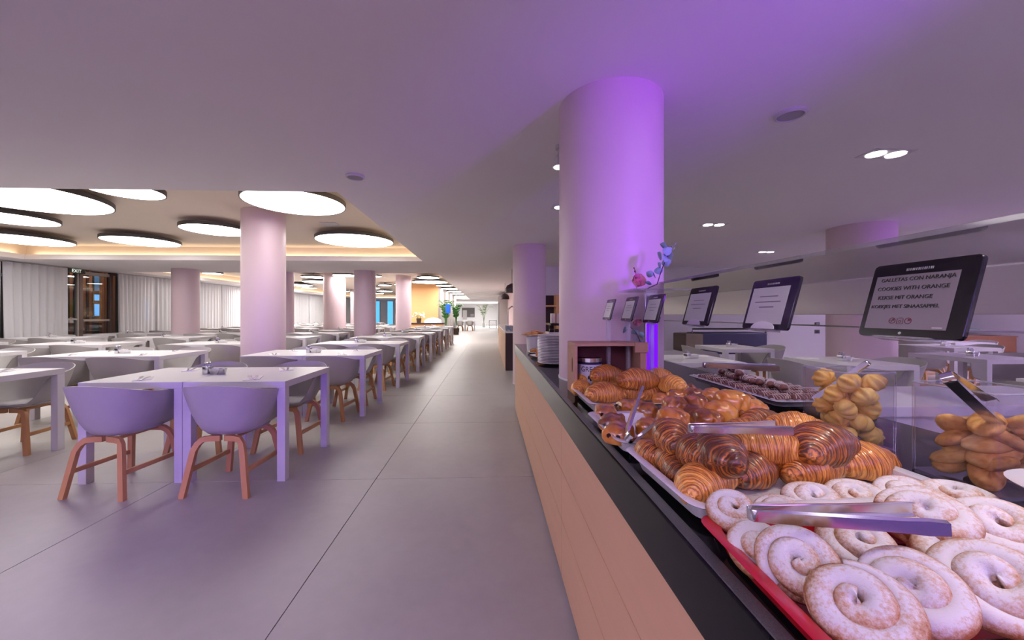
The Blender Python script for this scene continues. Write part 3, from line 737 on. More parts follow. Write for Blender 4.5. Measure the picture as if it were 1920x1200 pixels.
# ------------------------------------------------------------------ pastry counter
CT = .87; CX0, CX1 = .33, 1.45; CY0, CY1 = -1.03, 4.93
cb = thing('buffet_counter', 'long light wooden buffet counter with drawer-like panels beside the aisle', 'counter', (0, 0, 0))
obj('body', bmesh_box('body', 'plinth', CX0 + .03, CX1 - .03, CY0, CY1 - .02, .07, CT - .12), cb)
obj('plinth', bmesh_box('plinth', 'plinth', CX0 + .05, CX1 - .06, CY0, CY1 - .05, 0, .07), cb)
ysj = [CY0, .37, 1.77, 3.17, 4.57, CY1]; zsj = [.03, .294, .525, CT - .122]
for a, b in zip(ysj, ysj[1:]):
    for c, d in zip(zsj, zsj[1:]):
        obj('panel', bmesh_box('panel', 'counter_wood', CX0 + .008, CX0 + .03, a + .002, b - .002, c + .002, d - .002, bev=.0015), cb)
obj('end_panel', bmesh_box('end_panel', 'counter_wood', CX0 + .03, CX1 - .03, CY1 - .02, CY1, .03, CT - .12), cb)
wt = thing('worktop', 'polished black granite worktop with grey edge under the pastry trays', 'worktop', (0, 0, 0))
obj('slab', bmesh_box('slab', 'granite_black', CX0, CX1, CY0, CY1, CT - .12, CT, bev=.004), wt)
obj('edge_strip', fin('edge_strip', box(new(), CX0 + .004, CX0 + .026, CY0, CY1, CT - .002, CT + .0025, bev=.001), 'granite_edge'), wt)
# white side counter with violet-lit front behind the jars
sc = thing('side_counter', 'low white-topped side counter behind the biscuit jars', 'counter', (0, 0, 0))
obj('body', bmesh_box('body', 'table_white', 1.50, 2.5, 1.42, 1.76, 0, .86), sc); obj('countertop', bmesh_box('countertop', 'table_white', 1.47, 2.53, 1.39, 1.79, .86, .90, bev=.004), sc)

# ------------------------------------------------------------------ glass shelf, steel beam, posts
gs = thing('glass_shelf', 'long clear glass shelf on a steel beam over the pastries', 'glass shelf', (0, 0, 0))
SZ = 1.42; LZ = 1.362
obj('glass_plate', bmesh_box('glass_plate', 'shelf_glass', .95, 1.80, -.35, 4.3, SZ, SZ + .012, bev=.001), gs)
obj('beam', bmesh_box('beam', 'brushed_steel', 1.74, 1.79, -.35, 4.3, 1.25, SZ - .001, bev=.004), gs)
obj('rod', fin('rod', tube(new(), [(1.76, -.35, 1.192), (1.76, 4.3, 1.192)], .004), 'steel'), gs)
for y in (-.28, 4.2):
    bm = new(); box(bm, 1.74, 1.79, y - .022, y + .022, 0, 1.25, bev=.004); obj('post', fin('post', bm, 'steel'), gs)
gl_ = obj('glass_ledge', bmesh_box('glass_ledge', 'shelf_glass', .66, .93, 1.72, 1.925, LZ, LZ + .008, bev=.001)); tag(gl_, 'small glass ledge under the roses before the violet column', 'glass shelf')
# steel post in front of the column; an emissive strip imitates its violet reflection
lb = thing('gleam_post', 'upright steel post with glowing violet strip imitating a reflection before the large column', 'light', (.815, 1.905, CT))
obj('post', bmesh_box('post', 'steel', -.028, .036, -.012, .012, 0, LZ - CT - .001, bev=.003), lb)
obj('violet_gleam', bmesh_box('violet_gleam', 'violet_reflection', -.020, .034, -.016, -.013, .03, .335), lb)

# ------------------------------------------------------------------ tablets
def tablet_mx(Y, X, zb, tilt, s=1.0):
    sn, cs = math.sin(tilt), math.cos(tilt)
    return Matrix(((0, sn * s, -cs * s, X), (-s, 0, 0, Y), (0, cs * s, sn * s, zb), (0, 0, 0, 1)))
W_, H_ = .252, .212
def rrect(x0, x1, y0, y1, r, n_=5):
    pts = []
    for cx_, cy_, a0 in ((x1 - r, y1 - r, 0), (x0 + r, y1 - r, 90), (x0 + r, y0 + r, 180), (x1 - r, y0 + r, 270)):
        for i in range(n_ + 1):
            a = R(a0 + 90 * i / n_); pts.append((cx_ + r * math.cos(a), cy_ + r * math.sin(a)))
    return pts
bm = new(); pr = rrect(-W_ / 2, W_ / 2, 0, H_, .012)
loft(bm, [[(x, y, -.011) for x, y in pr], [(x, y, -.002) for x, y in pr], [(x * .99, y * .99 + .001, 0) for x, y in pr]]); tab_body = fin('body', bm, 'black_plastic')
SX0, SX1, SY0, SY1 = -W_ / 2 + .016, W_ / 2 - .036, .022, H_ - .036
scr = bmesh_box('screen', 'screen', SX0, SX1, SY0, SY1, .0002, .0012); scr_l = bmesh_box('screen', 'screen_light', SX0, SX1, SY0, SY1, .0002, .0012)
bm = new()
for k in range(14): box(bm, -.036 + k * .0048, -.036 + k * .0048 + .0022 + .0012 * (k % 3 == 0), H_ - .025, H_ - .018, .0002, .0008)
logo = fin('logo', bm, 'logo_grey')
bm = new(); lathe(bm, [(.004, .0002), (.003, .0008)], 12, (-.012, .011)); homeb = fin('home_button', bm, 'logo_grey')
bm = new(); box(bm, -.07, .07, -.006, .0, -.022, .012, bev=.001); box(bm, -.07, .07, .0, .11, -.022, -.014, bev=.001); box(bm, -.03, .03, .02, .06, -.06, -.022); brk = fin('bracket', bm, 'clear_plastic')
bm = new(); n_ = 16; pts = [(.034 * math.cos(math.pi * i / n_) * 1.9, .002 + .030 * math.sin(math.pi * i / n_)) for i in range(n_ + 1)]
loft(bm, [[(x, y, .0014) for x, y in pts], [(x, y, .004) for x, y in pts]]); clipm = fin('clip', bm, 'clip_white')
faint = []
def tablet(mx, label, clip=False, lines=None):
    o = thing('menu_tablet', label, 'tablet', mx=mx, group='menu tablets along the glass shelf', parts=[('body', tab_body), ('screen', scr if lines else scr_l), ('logo', logo), ('home_button', homeb), ('bracket', brk)])
    if clip: obj('clip', clipm, o)
    cxm = (SX0 + SX1) / 2
    if lines:
        for s, x, y, sz in lines: obj('lettering', text_mesh(s, sz, 'screen_ink'), o, (cxm + x, y, .0018))
    else:
        bm = new()
        for k, (w2, y) in enumerate(((.05, .135), (.07, .112), (.04, .09))): box(bm, cxm - w2, cxm + w2, y, y + .004, .0012, .0015)
        obj('faint_lines', fin('faint_lines', bm, 'faint_ink'), o)
    return o
TL = math.atan2(.057, .205)
t1 = tablet(tablet_mx(.972, 1.1, 1.19, TL), 'large black tablet nearest the camera naming orange cookies in four languages', False,
            [('GALLETAS CON NARANJA', .004, .163, .0150), ('COOKIES WITH ORANGE', -.002, .137, .0152), ('KEKSE MIT ORANGE', -.014, .111, .0150), ('KOEKJES MET SINAASAPPEL', -.010, .085, .0138)])
# three small allergen icons: egg, carton, grain
def ring2(bm, cx_, cy_, r, t, n_=20, sx=1):
    a = [[(cx_ + (r + d) * sx * math.cos(2 * math.pi * i / n_), cy_ + (r + d) * math.sin(2 * math.pi * i / n_), z) for i in range(n_)] for d, z in ((-t, .0013), (-t, .0018), (t, .0018), (t, .0013))]
    loft(bm, a, True, False, False)
def icon(k, cx_):
    bm = new(); y = .045
    if k == 0: ring2(bm, cx_, y, .008, .0007); ring2(bm, cx_ - .004, y - .002, .0035, .0006); box(bm, cx_, cx_ + .005, y, y + .006, .0013, .0018)
    elif k == 1:
        for a in (-.008, .007): box(bm, cx_ + a, cx_ + a + .0012, y - .008, y + .005, .0013, .0018)
        box(bm, cx_ - .008, cx_ + .008, y - .009, y - .008, .0013, .0018); box(bm, cx_ - .008, cx_ + .008, y + .005, y + .006, .0013, .0018); box(bm, cx_ - .005, cx_ + .005, y + .009, y + .010, .0013, .0018); ring2(bm, cx_, y - .002, .003, .0006)
    else: ring2(bm, cx_, y, .008, .0007); box(bm, cx_ - .001, cx_ + .006, y - .001, y + .006, .0013, .0018)
    return fin('icon', bm, 'screen_red')
for k in range(3): obj('icon', icon(k, (SX0 + SX1) / 2 - .008 + (k - 1) * .020), t1)
bm = new(); box(bm, SX1 - .03, SX1 - .008, SY0 + .004, SY0 + .007, .0012, .0015); obj('date_line', fin('date_line', bm, 'logo_grey'), t1)
tablet(tablet_mx(1.496, 1.1, 1.192, TL), 'second black tablet from the camera with a white half-round clip', True)
tablet(tablet_mx(2.014, 1.1, 1.195, TL), 'third black tablet, just right of the violet column, with white clip', True)
# shrunken tablets before the column imitate a receding, reflected row; clear stands added
for k, (px, py, hpx, Y, nm) in enumerate(((1217, 605, 53, 1.80, 'rightmost'), (1173, 601.5, 45, 1.84, 'middle'), (1136, 599, 38, 1.87, 'leftmost'))):
    p = PY(px, py, Y); s = hpx / F * (p.x * math.sin(TH) + Y * math.cos(TH)) / .205
    tablet(tablet_mx(Y, p.x, p.z, TL, s), 'shrunken grey tablet imitating a reflected row before the violet column, %s of three' % nm)
    bm = new(); box(bm, p.x + .005, p.x + .02, Y - .012, Y + .012, CT, p.z - .002); 
    tag(obj('tablet_stand', fin('tablet_stand', bm, 'clear_plastic')), 'clear stand under the %s small tablet before the column' % nm, 'stand', 'clear tablet stands')

# ------------------------------------------------------------------ flowers on the shelf end
def leaf_mesh(name, m, w_, l_, n_=8):
    bm = new(); top = []; 
    pts = [(w_ * math.sin(math.pi * i / n_) ** .8, l_ * i / n_) for i in range(n_ + 1)]
    rows = [[(-x, y, .12 * x + .1 * math.sin(3 * y / l_) * l_ * .3) for x, y in pts], [(0, y, .1 * math.sin(3 * y / l_) * l_ * .3) for x, y in pts], [(x, y, .12 * x + .1 * math.sin(3 * y / l_) * l_ * .3) for x, y in pts]]
    loft(bm, rows, closed=False); bmesh.ops.remove_doubles(bm, verts=bm.verts[:], dist=1e-5)
    return fin(name, bm, m, 180, solid=.0008)
euc_leaf = leaf_mesh('leaf', 'eucalyptus', .019, .036)
def spray(name, label, pts, leaves, parts_extra=()):
    base = Vector(pts[0]); o = thing(name, label, 'flowers', base)
    bm = new(); tube(bm, [Vector(p) - base for p in pts], .0022, 6); obj('stem', fin('stem', bm, 'twig'), o)
    for (p, yaw, pit, s) in leaves:
        l = obj('leaf', euc_leaf, o, Vector(p) - base, (R(pit), R(yaw * .4), R(yaw))); l.scale = (s, s, s)
    return o
YS = 1.80
def fp(px, py, Y=YS): return PY(px, py, Y)
pts = [fp(1213, 536), fp(1232, 533), fp(1240, 508), fp(1247, 490), fp(1256, 470), fp(1259, 462)]
pts[0].z = LZ + .012; pts[1].z = max(pts[1].z, LZ + .014)
lv = []
for k, (px, py, yaw, pit, s) in enumerate(((1222, 533, 70, 20, .9), (1229, 522, 60, 60, 1.1), (1236, 515, -20, 75, 1.1), (1224, 518, 110, 55, 1.0), (1239, 502, 80, 70, .9), (1252, 500, -40, 85, 1.2), (1246, 492, 30, 80, 1.2), (1240, 487, 75, 70, 1.3),
                                          (1258, 488, -70, 70, 1.25), (1250, 480, 10, 80, 1.3), (1254, 475, -30, 75, 1.0), (1262, 470, -90, 50, .6), (1250, 464, 80, 40, 1.0), (1262, 463, -80, 40, .8))):
    lv.append((fp(px, py, YS + .015 * ((k % 3) - 1)), yaw, pit, s))
spray('eucalyptus_spray', 'blue-green eucalyptus branch standing on the shelf by the violet column', pts, lv)
pts = [fp(1184, 606), fp(1190, 615), fp(1196, 622), fp(1203, 640)]
tr_ = thing('reflected_eucalyptus', 'dark eucalyptus sprig standing in for a reflection below the small tablets', 'flowers', fp(1184, 600, 1.9))  # sprig modelled in place of the mirrored flowers
b0 = fp(1184, 600, 1.9)
bm = new(); tube(bm, [fp(x, y, 1.9) - b0 for x, y in ((1184, 600), (1180, 612), (1190, 620), (1197, 632), (1202, 645))], .002, 6); obj('stem', fin('stem', bm, 'twig'), tr_)
for k, (px, py, yaw, pit) in enumerate(((1176, 612, 60, -60), (1186, 618, -50, -50), (1198, 622, -70, -70), (1194, 632, 60, -80), (1200, 638, -20, -70), (1178, 618, 90, -30))):
    l = obj('leaf', euc_leaf, tr_, fp(px, py, 1.9) - b0, (R(pit), R(yaw * .4), R(yaw)))
def rose_mesh(name, r, m, turn=0):
    bm = new()
    for lay in range(4):
        rr = r * (1 - lay * .2); npet = 5 - lay // 2
        for k in range(npet):
            a0 = 2 * math.pi * k / npet + lay * .6 + turn; rows = []
            for i in range(5):
                t = i / 4; row = []
                for j in range(5):
                    a = a0 + (j - 2) / 4 * 1.5; q = rr * (.35 + .65 * math.sin(t * 1.5)) * (1 + .08 * (j in (0, 4)))
                    row.append((q * math.cos(a), q * math.sin(a), r * (-.6 + 1.35 * t * (1 - .08 * abs(j - 2)) + lay * .08)))
                rows.append(row)
            loft(bm, rows, closed=False)
    return fin(name, bm, m, 180)
def rose(px, py, Y, r, label, rot, on_shelf):
    c = fp(px, py, Y)
    if on_shelf: c.z = max(c.z, LZ + .010 + r * .62)
    o = thing('rose', label, 'flowers', c, rot=rot, group='pink roses')
    obj('petals', rose_mesh('petals', r, 'petal'), o)
    bm = new(); lathe(bm, [(.001, -r * .1), (r * .3, r * .2), (r * .22, r * .75), (.002, r * .9)], 10); obj('heart', fin('heart', bm, 'petal_dark'), o)
    return o
rose(1195, 528, 1.84, .034, 'pink rose bloom at the shelf end before the violet column', (R(72), 0, R(8)), True)
bs = fp(1194, 522, 1.84); bs.z = LZ + .010
bo = thing('bud_stem', 'thin stem with dark red buds rising above the pink rose', 'flowers', bs)
bm = new(); tube(bm, [(0, 0, 0), (0, 0, .05), (-.006, 0, .085), (-.014, 0, .11)], .0016, 6); obj('stem', fin('stem', bm, 'twig'), bo)
for (x, z, r) in ((-.002, .055, .009), (.003, .066, .007), (-.009, .09, .006), (-.014, .106, .0045)):
    bm = new(); lathe(bm, [(.001, z - r), (r * .8, z - r * .4), (r * .8, z + r * .3), (.001, z + r * 1.2)], 8, (x, 0)); obj('bud', fin('bud', bm, 'bud'), bo)
rose(1194, 602, 1.90, .022, 'magenta rose standing in for a reflection below the small tablets', (R(120), 0, 0), False)  # second bloom modelled in place of the mirrored rose

# ------------------------------------------------------------------ wooden crate with a tin
cr = thing('wooden_crate', 'pale wooden crate lying on its side before the violet column', 'crate', (0, 0, CT))
x0, x1, ya_, yb_, hz = .40, .742, 1.77, 1.935, .232
for nm, a in (('side_board', (x0, x0 + .014, ya_, yb_, 0, hz)), ('side_board', (x1 - .03, x1, ya_, yb_, 0, hz)), ('top_board', (x0, x1, ya_ - .005, yb_, hz, hz + .014)), ('bottom_board', (x0 + .014, x1 - .03, ya_, yb_, .002, .016))):
    obj(nm, bmesh_box(nm, 'crate_wood', *a, bev=.002), cr)
obj('back_board', bmesh_box('back_board', 'crate_inside', x0 + .014, x1 - .03, yb_ - .012, yb_, .016, hz), cr)
obj('corner_block', bmesh_box('corner_block', 'crate_wood', x1 - .06, x1 + .004, ya_ - .012, ya_ + .01, hz - .03, hz + .018, bev=.003), cr)
bm = new(); loft(bm, [[(x0 - .001 + dz, ya_ + .05 + .022 * math.cos(2 * math.pi * i / 16) * .5, .14 + .035 * math.sin(2 * math.pi * i / 16)) for i in range(16)] for dz in (0, .0165)]); obj('hand_hole', fin('hand_hole', bm, 'crate_inside'), cr)
tn = thing('tin', 'small lidded tin with white label standing inside the wooden crate', 'tin', (.492, 1.85, CT + .016)); tn.scale = (1.2, 1.2, 1.32)
bm = new(); lathe(bm, [(.046, 0), (.048, .004), (.048, .10), (.046, .104)], 28); obj('can', fin('can', bm, 'navy'), tn)
bm = new(); lathe(bm, [(.0486, .015), (.0486, .095)], 28, cap0=False, cap1=False); obj('label_wrap', fin('label_wrap', bm, 'tin_label'), tn)
bm = new(); lathe(bm, [(.05, .104), (.05, .118), (.044, .121)], 28); obj('lid', fin('lid', bm, 'chrome'), tn)
tm = text_mesh('GREAT', .026, 'screen_ink')
for v in tm.vertices:
    a = v.co.x / .049; v.co = Vector((.0492 * math.sin(a), -.0492 * math.cos(a), .078 + v.co.y)) + Vector((v.co.z * 0, 0, 0))
obj('lettering', tm, tn, None, (0, 0, R(-10)))
bm = new()
for (a, z, w2) in ((-.4, .04, .3), (.2, .05, .15), (.45, .035, .12)):
    loft(bm, [[(.0492 * math.sin(a + w2 * t), -.0492 * math.cos(a + w2 * t), z + dz + .006 * math.sin(6 * t)) for t in (0, .33, .66, 1)] for dz in (0, .012)], closed=False)
obj('print_marks', fin('print_marks', bm, 'screen_ink'), tn)

# ------------------------------------------------------------------ serving trays
def tray_mesh(w_, d_, h, m, lip=.022, name='tray'):
    bm = new(); rings = []
    for inset, z, r in ((.028, .0, .03), (.0 + lip * .75, h - .006, .035), (.003, h - .003, .035), (0, h, .034), (.004, h + .002, .032), (lip, h - .002, .03), (.034, .006, .028)):
        rings.append([(x, y, z) for x, y in rrect(-w_ / 2 + inset, w_ / 2 - inset, -d_ / 2 + inset, d_ / 2 - inset, r)])
    loft(bm, rings)
    return fin(name, bm, m, 50)
TH_ = .036
def tray(name, cx_, cy_, w_, d_, m, label, rz=0, z=CT, h=TH_):
    o = obj(name, tray_mesh(w_, d_, h, m), None, (cx_, cy_, z), (0, 0, rz)); tag(o, label, 'tray'); return o
def foot_tray(name, cx_, cy_, w_, d_, m, label, rz=0, foot=.014, h=TH_):
    o = thing(name, label, 'tray', (cx_, cy_, CT), rz, None, [('dish', tray_mesh(w_, d_, h, m), (0, 0, foot))])
    for sx in (-1, 1):
        for sy in (-1, 1):
            bm = new(); lathe(bm, [(.008, 0), (.010, foot)], 10, (sx * (w_ / 2 - .06), sy * (d_ / 2 - .06))); obj('foot', fin('foot', bm, 'plinth'), o)
    return o
foot_tray('serving_tray', .612, .80, .545, .315, 'tray_alu', 'silver hammered tray piled with dark croissants, second from the camera', R(3))
foot_tray('serving_tray', .595, 1.13, .53, .32, 'tray_alu', 'silver tray of glazed pastries in the middle of the worktop', R(1))
foot_tray('serving_tray', .63, 1.565, .52, .36, 'tray_alu', 'silver tray of pale croissants nearest the wooden crate', R(0))
foot_tray('serving_tray', .64, .475, .60, .295, 'tray_red', 'red enamel tray of sugared spiral buns nearest the camera', R(-2), foot=.006)
es = thing('tray_stand', 'low clear stand lifting the chocolate finger tray', 'stand', (1.23, 1.70, CT))
for sx in (-.10, .10):
    obj('stand_leg', bmesh_box('stand_leg', 'clear_plastic', sx - .006, sx + .006, -.2, .2, 0, .03), es)
tray('serving_tray', 1.23, 1.70, .325, .65, 'tray_alu', 'slim silver tray of chocolate fingers beneath the tablets', 0, CT + .031, .024)
# lace paper on the chocolate tray
bm = new(); pts = []
pr = rrect(-.145, .145, -.30, .30, .03, 10); dense = []
for (ax_, ay_), (bx_, by_) in zip(pr, pr[1:] + pr[:1]):
    L = math.hypot(bx_ - ax_, by_ - ay_); k = max(1, int(L / .004))
    for i in range(k): dense.append((ax_ + (bx_ - ax_) * i / k, ay_ + (by_ - ay_) * i / k))
s = 0; ring0, ring1 = [], []
for i, (x, y) in enumerate(dense):
    sc_ = abs(math.sin(i * .42)); l = math.hypot(x, y); nx, ny = x / l, y / l
    ring1.append((x + nx * .010 * sc_, y + ny * .010 * sc_, .019 + .006 * sc_)); ring0.append((x * .86, y * .92, .0035))
loft(bm, [ring0, ring1], True, True, False)
tag(obj('lace_paper', fin('lace_paper', bm, 'paper', 180, solid=.0008), None, (1.23, 1.70, CT + .036)), 'white scalloped lace paper lining the chocolate finger tray', 'paper')

# ------------------------------------------------------------------ pastries
def bake_layer(me, vals, uvs=None):
    at = me.attributes.new('bake', 'FLOAT', 'POINT')
    at.data.foreach_set('value', vals)
    if uvs:
        ul = me.uv_layers.new(name='UVMap')
        for lp in me.loops: ul.data[lp.index].uv = uvs[lp.vertex_index]
def croissant_mesh(seed, m, bend=.55, L=.158, Rm=.042):
    rn = random.Random(seed); nt_, na = 72, 26; bm = new(); rings = []; vals = []; uvs = []
    nseg = rn.choice((5, 5.5, 6)); sl_ = rn.uniform(.03, .08) * rn.choice((-1, 1)); ph = rn.random() * 6
    env = lambda q: max(0.0, 1 - min(1, q) ** 1.55) ** .80
    rho = L / 2 / bend
    for i in range(nt_ + 1):
        t = -1 + 2 * i / nt_; ring = []
        a = t * bend; ctr = Vector((rho * math.sin(a), -rho * (1 - math.cos(a)) * 1.0 + .012, 0)); tx = Vector((math.cos(a), -math.sin(a), 0)); nrm = Vector((math.sin(a), math.cos(a), 0))
        for j in range(na):
            ph_ = 2 * math.pi * j / na
            tt = t + sl_ * math.sin(ph_ + ph) + .02 * math.sin(3 * ph_ + 5 * t + ph)
            q = abs(tt); s = q * nseg; fr = s - math.floor(s)          # 0 at the inner start of a wrap, 1 at its outer edge
            qq = (math.floor(s) + .5) / nseg
            stp = fr ** 6
            e = env(q * .55 + .45 * (math.floor(s) + stp) / nseg)
            wob = 1 + .05 * noise.noise(Vector((t * 4, math.cos(ph_) * 1.5, math.sin(ph_) * 1.5 + seed)))
            r = Rm * (.14 + .86 * e) * wob * (1 + .03 * math.sin(fr * math.pi))
            if abs(t) > .97: r *= .55
            y_, z_ = r * math.cos(ph_) * 1.08, r * math.sin(ph_)
            z_ = max(z_, -.62 * Rm)
            ring.append(ctr + nrm * y_ + Vector((0, 0, z_ + .62 * Rm)))
            vals.append(max(0, min(1, .35 + .55 * math.sin(fr * math.pi * .9) - .25 * (fr > .86) + .25 * math.sin(ph_))))
            uvs.append((tt * 1.4, ph_ * .12))
        rings.append(ring)
    loft(bm, rings); 
    me = fin('pastry', bm, m, 180); bake_layer(me, vals, uvs)
    return me
crA = [croissant_mesh(s, 'croissant_skin', b) for s, b in ((1, .5), (2, .75), (3, .35), (4, .6))]
crB = [croissant_mesh(s, 'croissant_pale', b) for s, b in ((11, .5), (12, .7), (13, .4))]
def place(name, me, px, py, z, rz, label, group, cat, rx=0, ry=0, s=1.0, zoff=0):
    p = P(px, py, z); o = obj(name, me, None, (p.x, p.y, z + zoff), (R(rx), R(ry), R(rz))); o.scale = (s, s, s)
    return tag(o, label, cat, group)
B2 = CT + .014 + .010      # inner floor of the footed trays
# near croissant tray: (px, py at the body's middle, middle height, turn, tilt, size)
def pile(name, meshes, items, group, cat, base, hmid):
    for k, (px, py, lev, rz, rx, ry, s, lab) in enumerate(items):
        z = base + lev; p = P(px, py, z + hmid * s)
        o = obj(name, meshes[k % len(meshes)], None, (p.x, p.y, z), (R(rx), R(ry), R(rz))); o.scale = (s, s, s)
        tag(o, lab, cat, group)
pile('croissant', crA, [
    (1228, 850, .000, 95, 0, 0, .78, 'thin dark croissant at the left rim of the near silver tray'),
    (1270, 864, .004, 70, 0, 0, .85, 'dark brown croissant tucked low under the left pile of the near tray'),
    (1280, 885, .000, 80, 0, 0, .72, 'small golden croissant at the left front of the near tray'),
    (1330, 908, .000, 28, 0, 0, .98, 'very dark croissant at the front left corner of the near tray'),
    (1420, 882, .000, 25, 0, 0, 1.0, 'striped brown croissant in the front middle of the near tray'),
    (1522, 879, .000, 12, 0, 0, 1.05, 'golden-brown croissant in the front row right of the middle'),
    (1628, 868, .000, 8, 0, 0, 1.05, 'croissant at the far right front corner of the near tray'),
    (1265, 818, .046, 60, 10, 0, .95, 'shiny croissant on top at the left end of the near pile'),
    (1320, 850, .042, 78, 0, 4, .92, 'darkest croissant in the upper row second from the left'),
    (1360, 852, .044, 66, 0, 6, 1.12, 'plump golden croissant on top in the middle of the near pile'),
    (1440, 838, .044, -18, 6, 0, .98, 'pale golden croissant in the upper row right of the plump one'),
    (1548, 836, .042, 22, 8, 0, 1.15, 'large dark croissant on top at the right of the near pile'),
    (1330, 822, .002, 20, 0, 0, .95, 'brown croissant at the back of the near tray behind the plump one'),
    (1400, 812, .002, -10, 0, 0, .95, 'brown croissant at the back of the near tray under the tongs'),
    (1495, 802, .022, -22, 0, 0, 1.0, 'ridged croissant at the back right under the tong tips'),
    (1430, 790, .012, 10, 0, 0, .9, 'flat brown croissant at the back edge behind the tongs'),
], 'croissants on the near silver tray', 'croissant', B2, .028)
pile('croissant', crB, [
    (1092, 727, .000, 50, 0, 0, .85, 'small ridged croissant at the left rim of the far croissant tray'),
    (1136, 738, .000, 8, 0, 0, 1.15, 'long golden croissant at the front left of the far tray'),
    (1186, 736, .000, -12, 0, 0, .9, 'pale croissant in the front middle of the far tray'),
    (1222, 737, .000, 20, 0, 0, .95, 'brown ridged croissant at the front right of the far tray'),
    (1140, 720, .006, 0, 0, 0, .95, 'croissant in the middle layer of the far tray'),
    (1262, 728, .004, -60, 0, 0, .9, 'croissant at the right end bottom of the far tray'),
    (1104, 708, .022, 45, 0, 0, .95, 'croissant leaning at the left back of the far tray'),
    (1140, 703, .046, 14, 0, 0, 1.15, 'highest croissant of the far tray below the tin'),
    (1199, 713, .046, 4, 0, 0, 1.25, 'large golden croissant on top in the middle of the far tray'),
    (1256, 722, .040, -70, 0, 0, 1.0, 'round-looking croissant on top at the right of the far tray'),
    (1232, 703, .024, -6, 0, 0, 1.0, 'croissant behind the large golden one at the back right'),
], 'croissants on the far silver tray', 'croissant', B2, .028)
# glazed pastries
def bun_mesh(seed, kind):
    rn = random.Random(seed); nt_, na = 30, 24; bm = new(); rings = []; vals = []
    L, Wd, Hh = (.095, .034, .026) if kind == 'roll' else (.074, .036, .030)
    for i in range(nt_ + 1):
        t = -1 + 2 * i / nt_; ring = []
        prof = (1 - abs(t) ** (7 if kind == 'roll' else 3)) ** .4 if abs(t) < 1 else 0
        for j in range(na):
            a = 2 * math.pi * j / na; p_ = 2.5
            cx_ = abs(math.cos(a)) ** (2 / p_) * (1 if math.cos(a) >= 0 else -1); sz = abs(math.sin(a)) ** (2 / p_) * (1 if math.sin(a) >= 0 else -1)
            b = 1 + .14 * noise.noise(Vector((t * 2.2 + seed, cx_ * 1.6, sz * 1.6))) + .07 * noise.noise(Vector((t * 6 + seed, cx_ * 4, sz * 4))) + .035 * math.sin(9 * t + 2.5 * a + seed)
            groove = .10 * math.exp(-((a - (1.9 + .15 * math.sin(4 * t + seed))) / .16) ** 2) + .08 * math.exp(-((a - .75) / .14) ** 2)
            q = max(.05, prof) * b * (1 - groove)
            ring.append((t * L / 2 * (1 + .04 * math.sin(a * 2 + seed)), Wd * cx_ * q, max(-Hh * .8, Hh * sz * q) + Hh * .8))
            vals.append(max(0, min(1, .45 + .4 * sz - 2.5 * groove + .3 * noise.noise(Vector((t * 3, a, seed))))))
        rings.append(ring)
    loft(bm, rings); me = fin('pastry', bm, 'glazed_skin', 180); bake_layer(me, vals)
    return me
rolls = [bun_mesh(s, 'roll') for s in (1, 2)]; puffs = [bun_mesh(s, 'puff') for s in (5, 6, 7)]
bm = new()
for s in (-1, 1):
    for dy in (-.012, .012): loft(bm, [[(s * (.0445 + d), dy + .006 * math.cos(q), .024 + .006 * math.sin(q)) for q in [i * math.pi / 5 for i in range(10)]] for d in (0, .0035)])
choc_me = fin('chocolate_stick', bm, 'choc_dark')
gl = [('roll', 1135, 772, 0, 75, 1.0, 'chocolate roll at the far left of the glazed tray'), ('roll', 1183, 762, 0, 8, 1.05, 'chocolate roll lying lengthwise at the back left of the glazed tray'),
      ('roll', 1148, 792, .004, 60, 1.0, 'chocolate roll second from the left rim of the glazed tray'), ('roll', 1160, 811, .002, 55, 1.05, 'chocolate roll at the front left corner of the glazed tray'),
      ('puff', 1216, 806, 0, 60, 1.0, 'glazed puff beside the tong bend at the front'), ('puff', 1215, 772, .002, 40, .95, 'dark glazed puff between the tong arms'),
      ('puff', 1262, 789, .022, 20, 1.15, 'glazed puff in front centre behind the shiny croissant'), ('puff', 1266, 765, .028, -20, 1.1, 'glazed puff with sticky top right of the tong tips'),
      ('puff', 1302, 779, .016, 30, 1.05, 'sticky dark glazed puff in the centre of the tray'), ('puff', 1328, 790, .010, 5, 1.1, 'ridged puff in front of the centre'),
      ('puff', 1306, 762, .030, 12, 1.15, 'glossy golden puff in the middle of the glazed pile'), ('puff', 1352, 776, .022, -15, 1.2, 'glossy puff right of the middle with bright highlights'),
      ('puff', 1372, 757, .036, 15, 1.35, 'largest honey-coloured puff at the back right of the glazed tray'), ('puff', 1338, 747, .030, 60, 1.1, 'upright golden puff at the back of the glazed tray'),
      ('puff', 1302, 746, .022, -10, 1.1, 'puff with sticky top at the back centre'), ('puff', 1268, 747, .016, 45, 1.0, 'small puff at the back left of the centre'),
      ('puff', 1288, 733, .006, 0, 1.0, 'puff farthest back on the glazed tray'), ('puff', 1411, 770, .018, -10, 1.15, 'reddish-brown puff at the right end of the glazed tray'),
      ('puff', 1400, 786, .002, 20, 1.05, 'brown puff at the right front behind the tongs'), ('puff', 1240, 752, .004, 70, .9, 'puff hidden behind the tong tips'), ('puff', 1398, 755, .0, 30, 1.0, 'puff low at the back right rim')]
for k, (kd, px, py, lev, rz, s, lab) in enumerate(gl):
    me = rolls[k % 2] if kd == 'roll' else puffs[k % 3]; z = B2 + lev; p = P(px, py, z + .022 * s)
    if kd == 'roll':
        o = thing('chocolate_roll', lab, 'pastry', (p.x, p.y, z), R(rz), 'glazed pastries', [('dough', me), ('chocolate_stick', choc_me)])
    else:
        o = tag(obj('glazed_puff', me, None, (p.x, p.y, z), (0, 0, R(rz))), lab, 'pastry', 'glazed pastries')
    o.scale = (s, s, s)
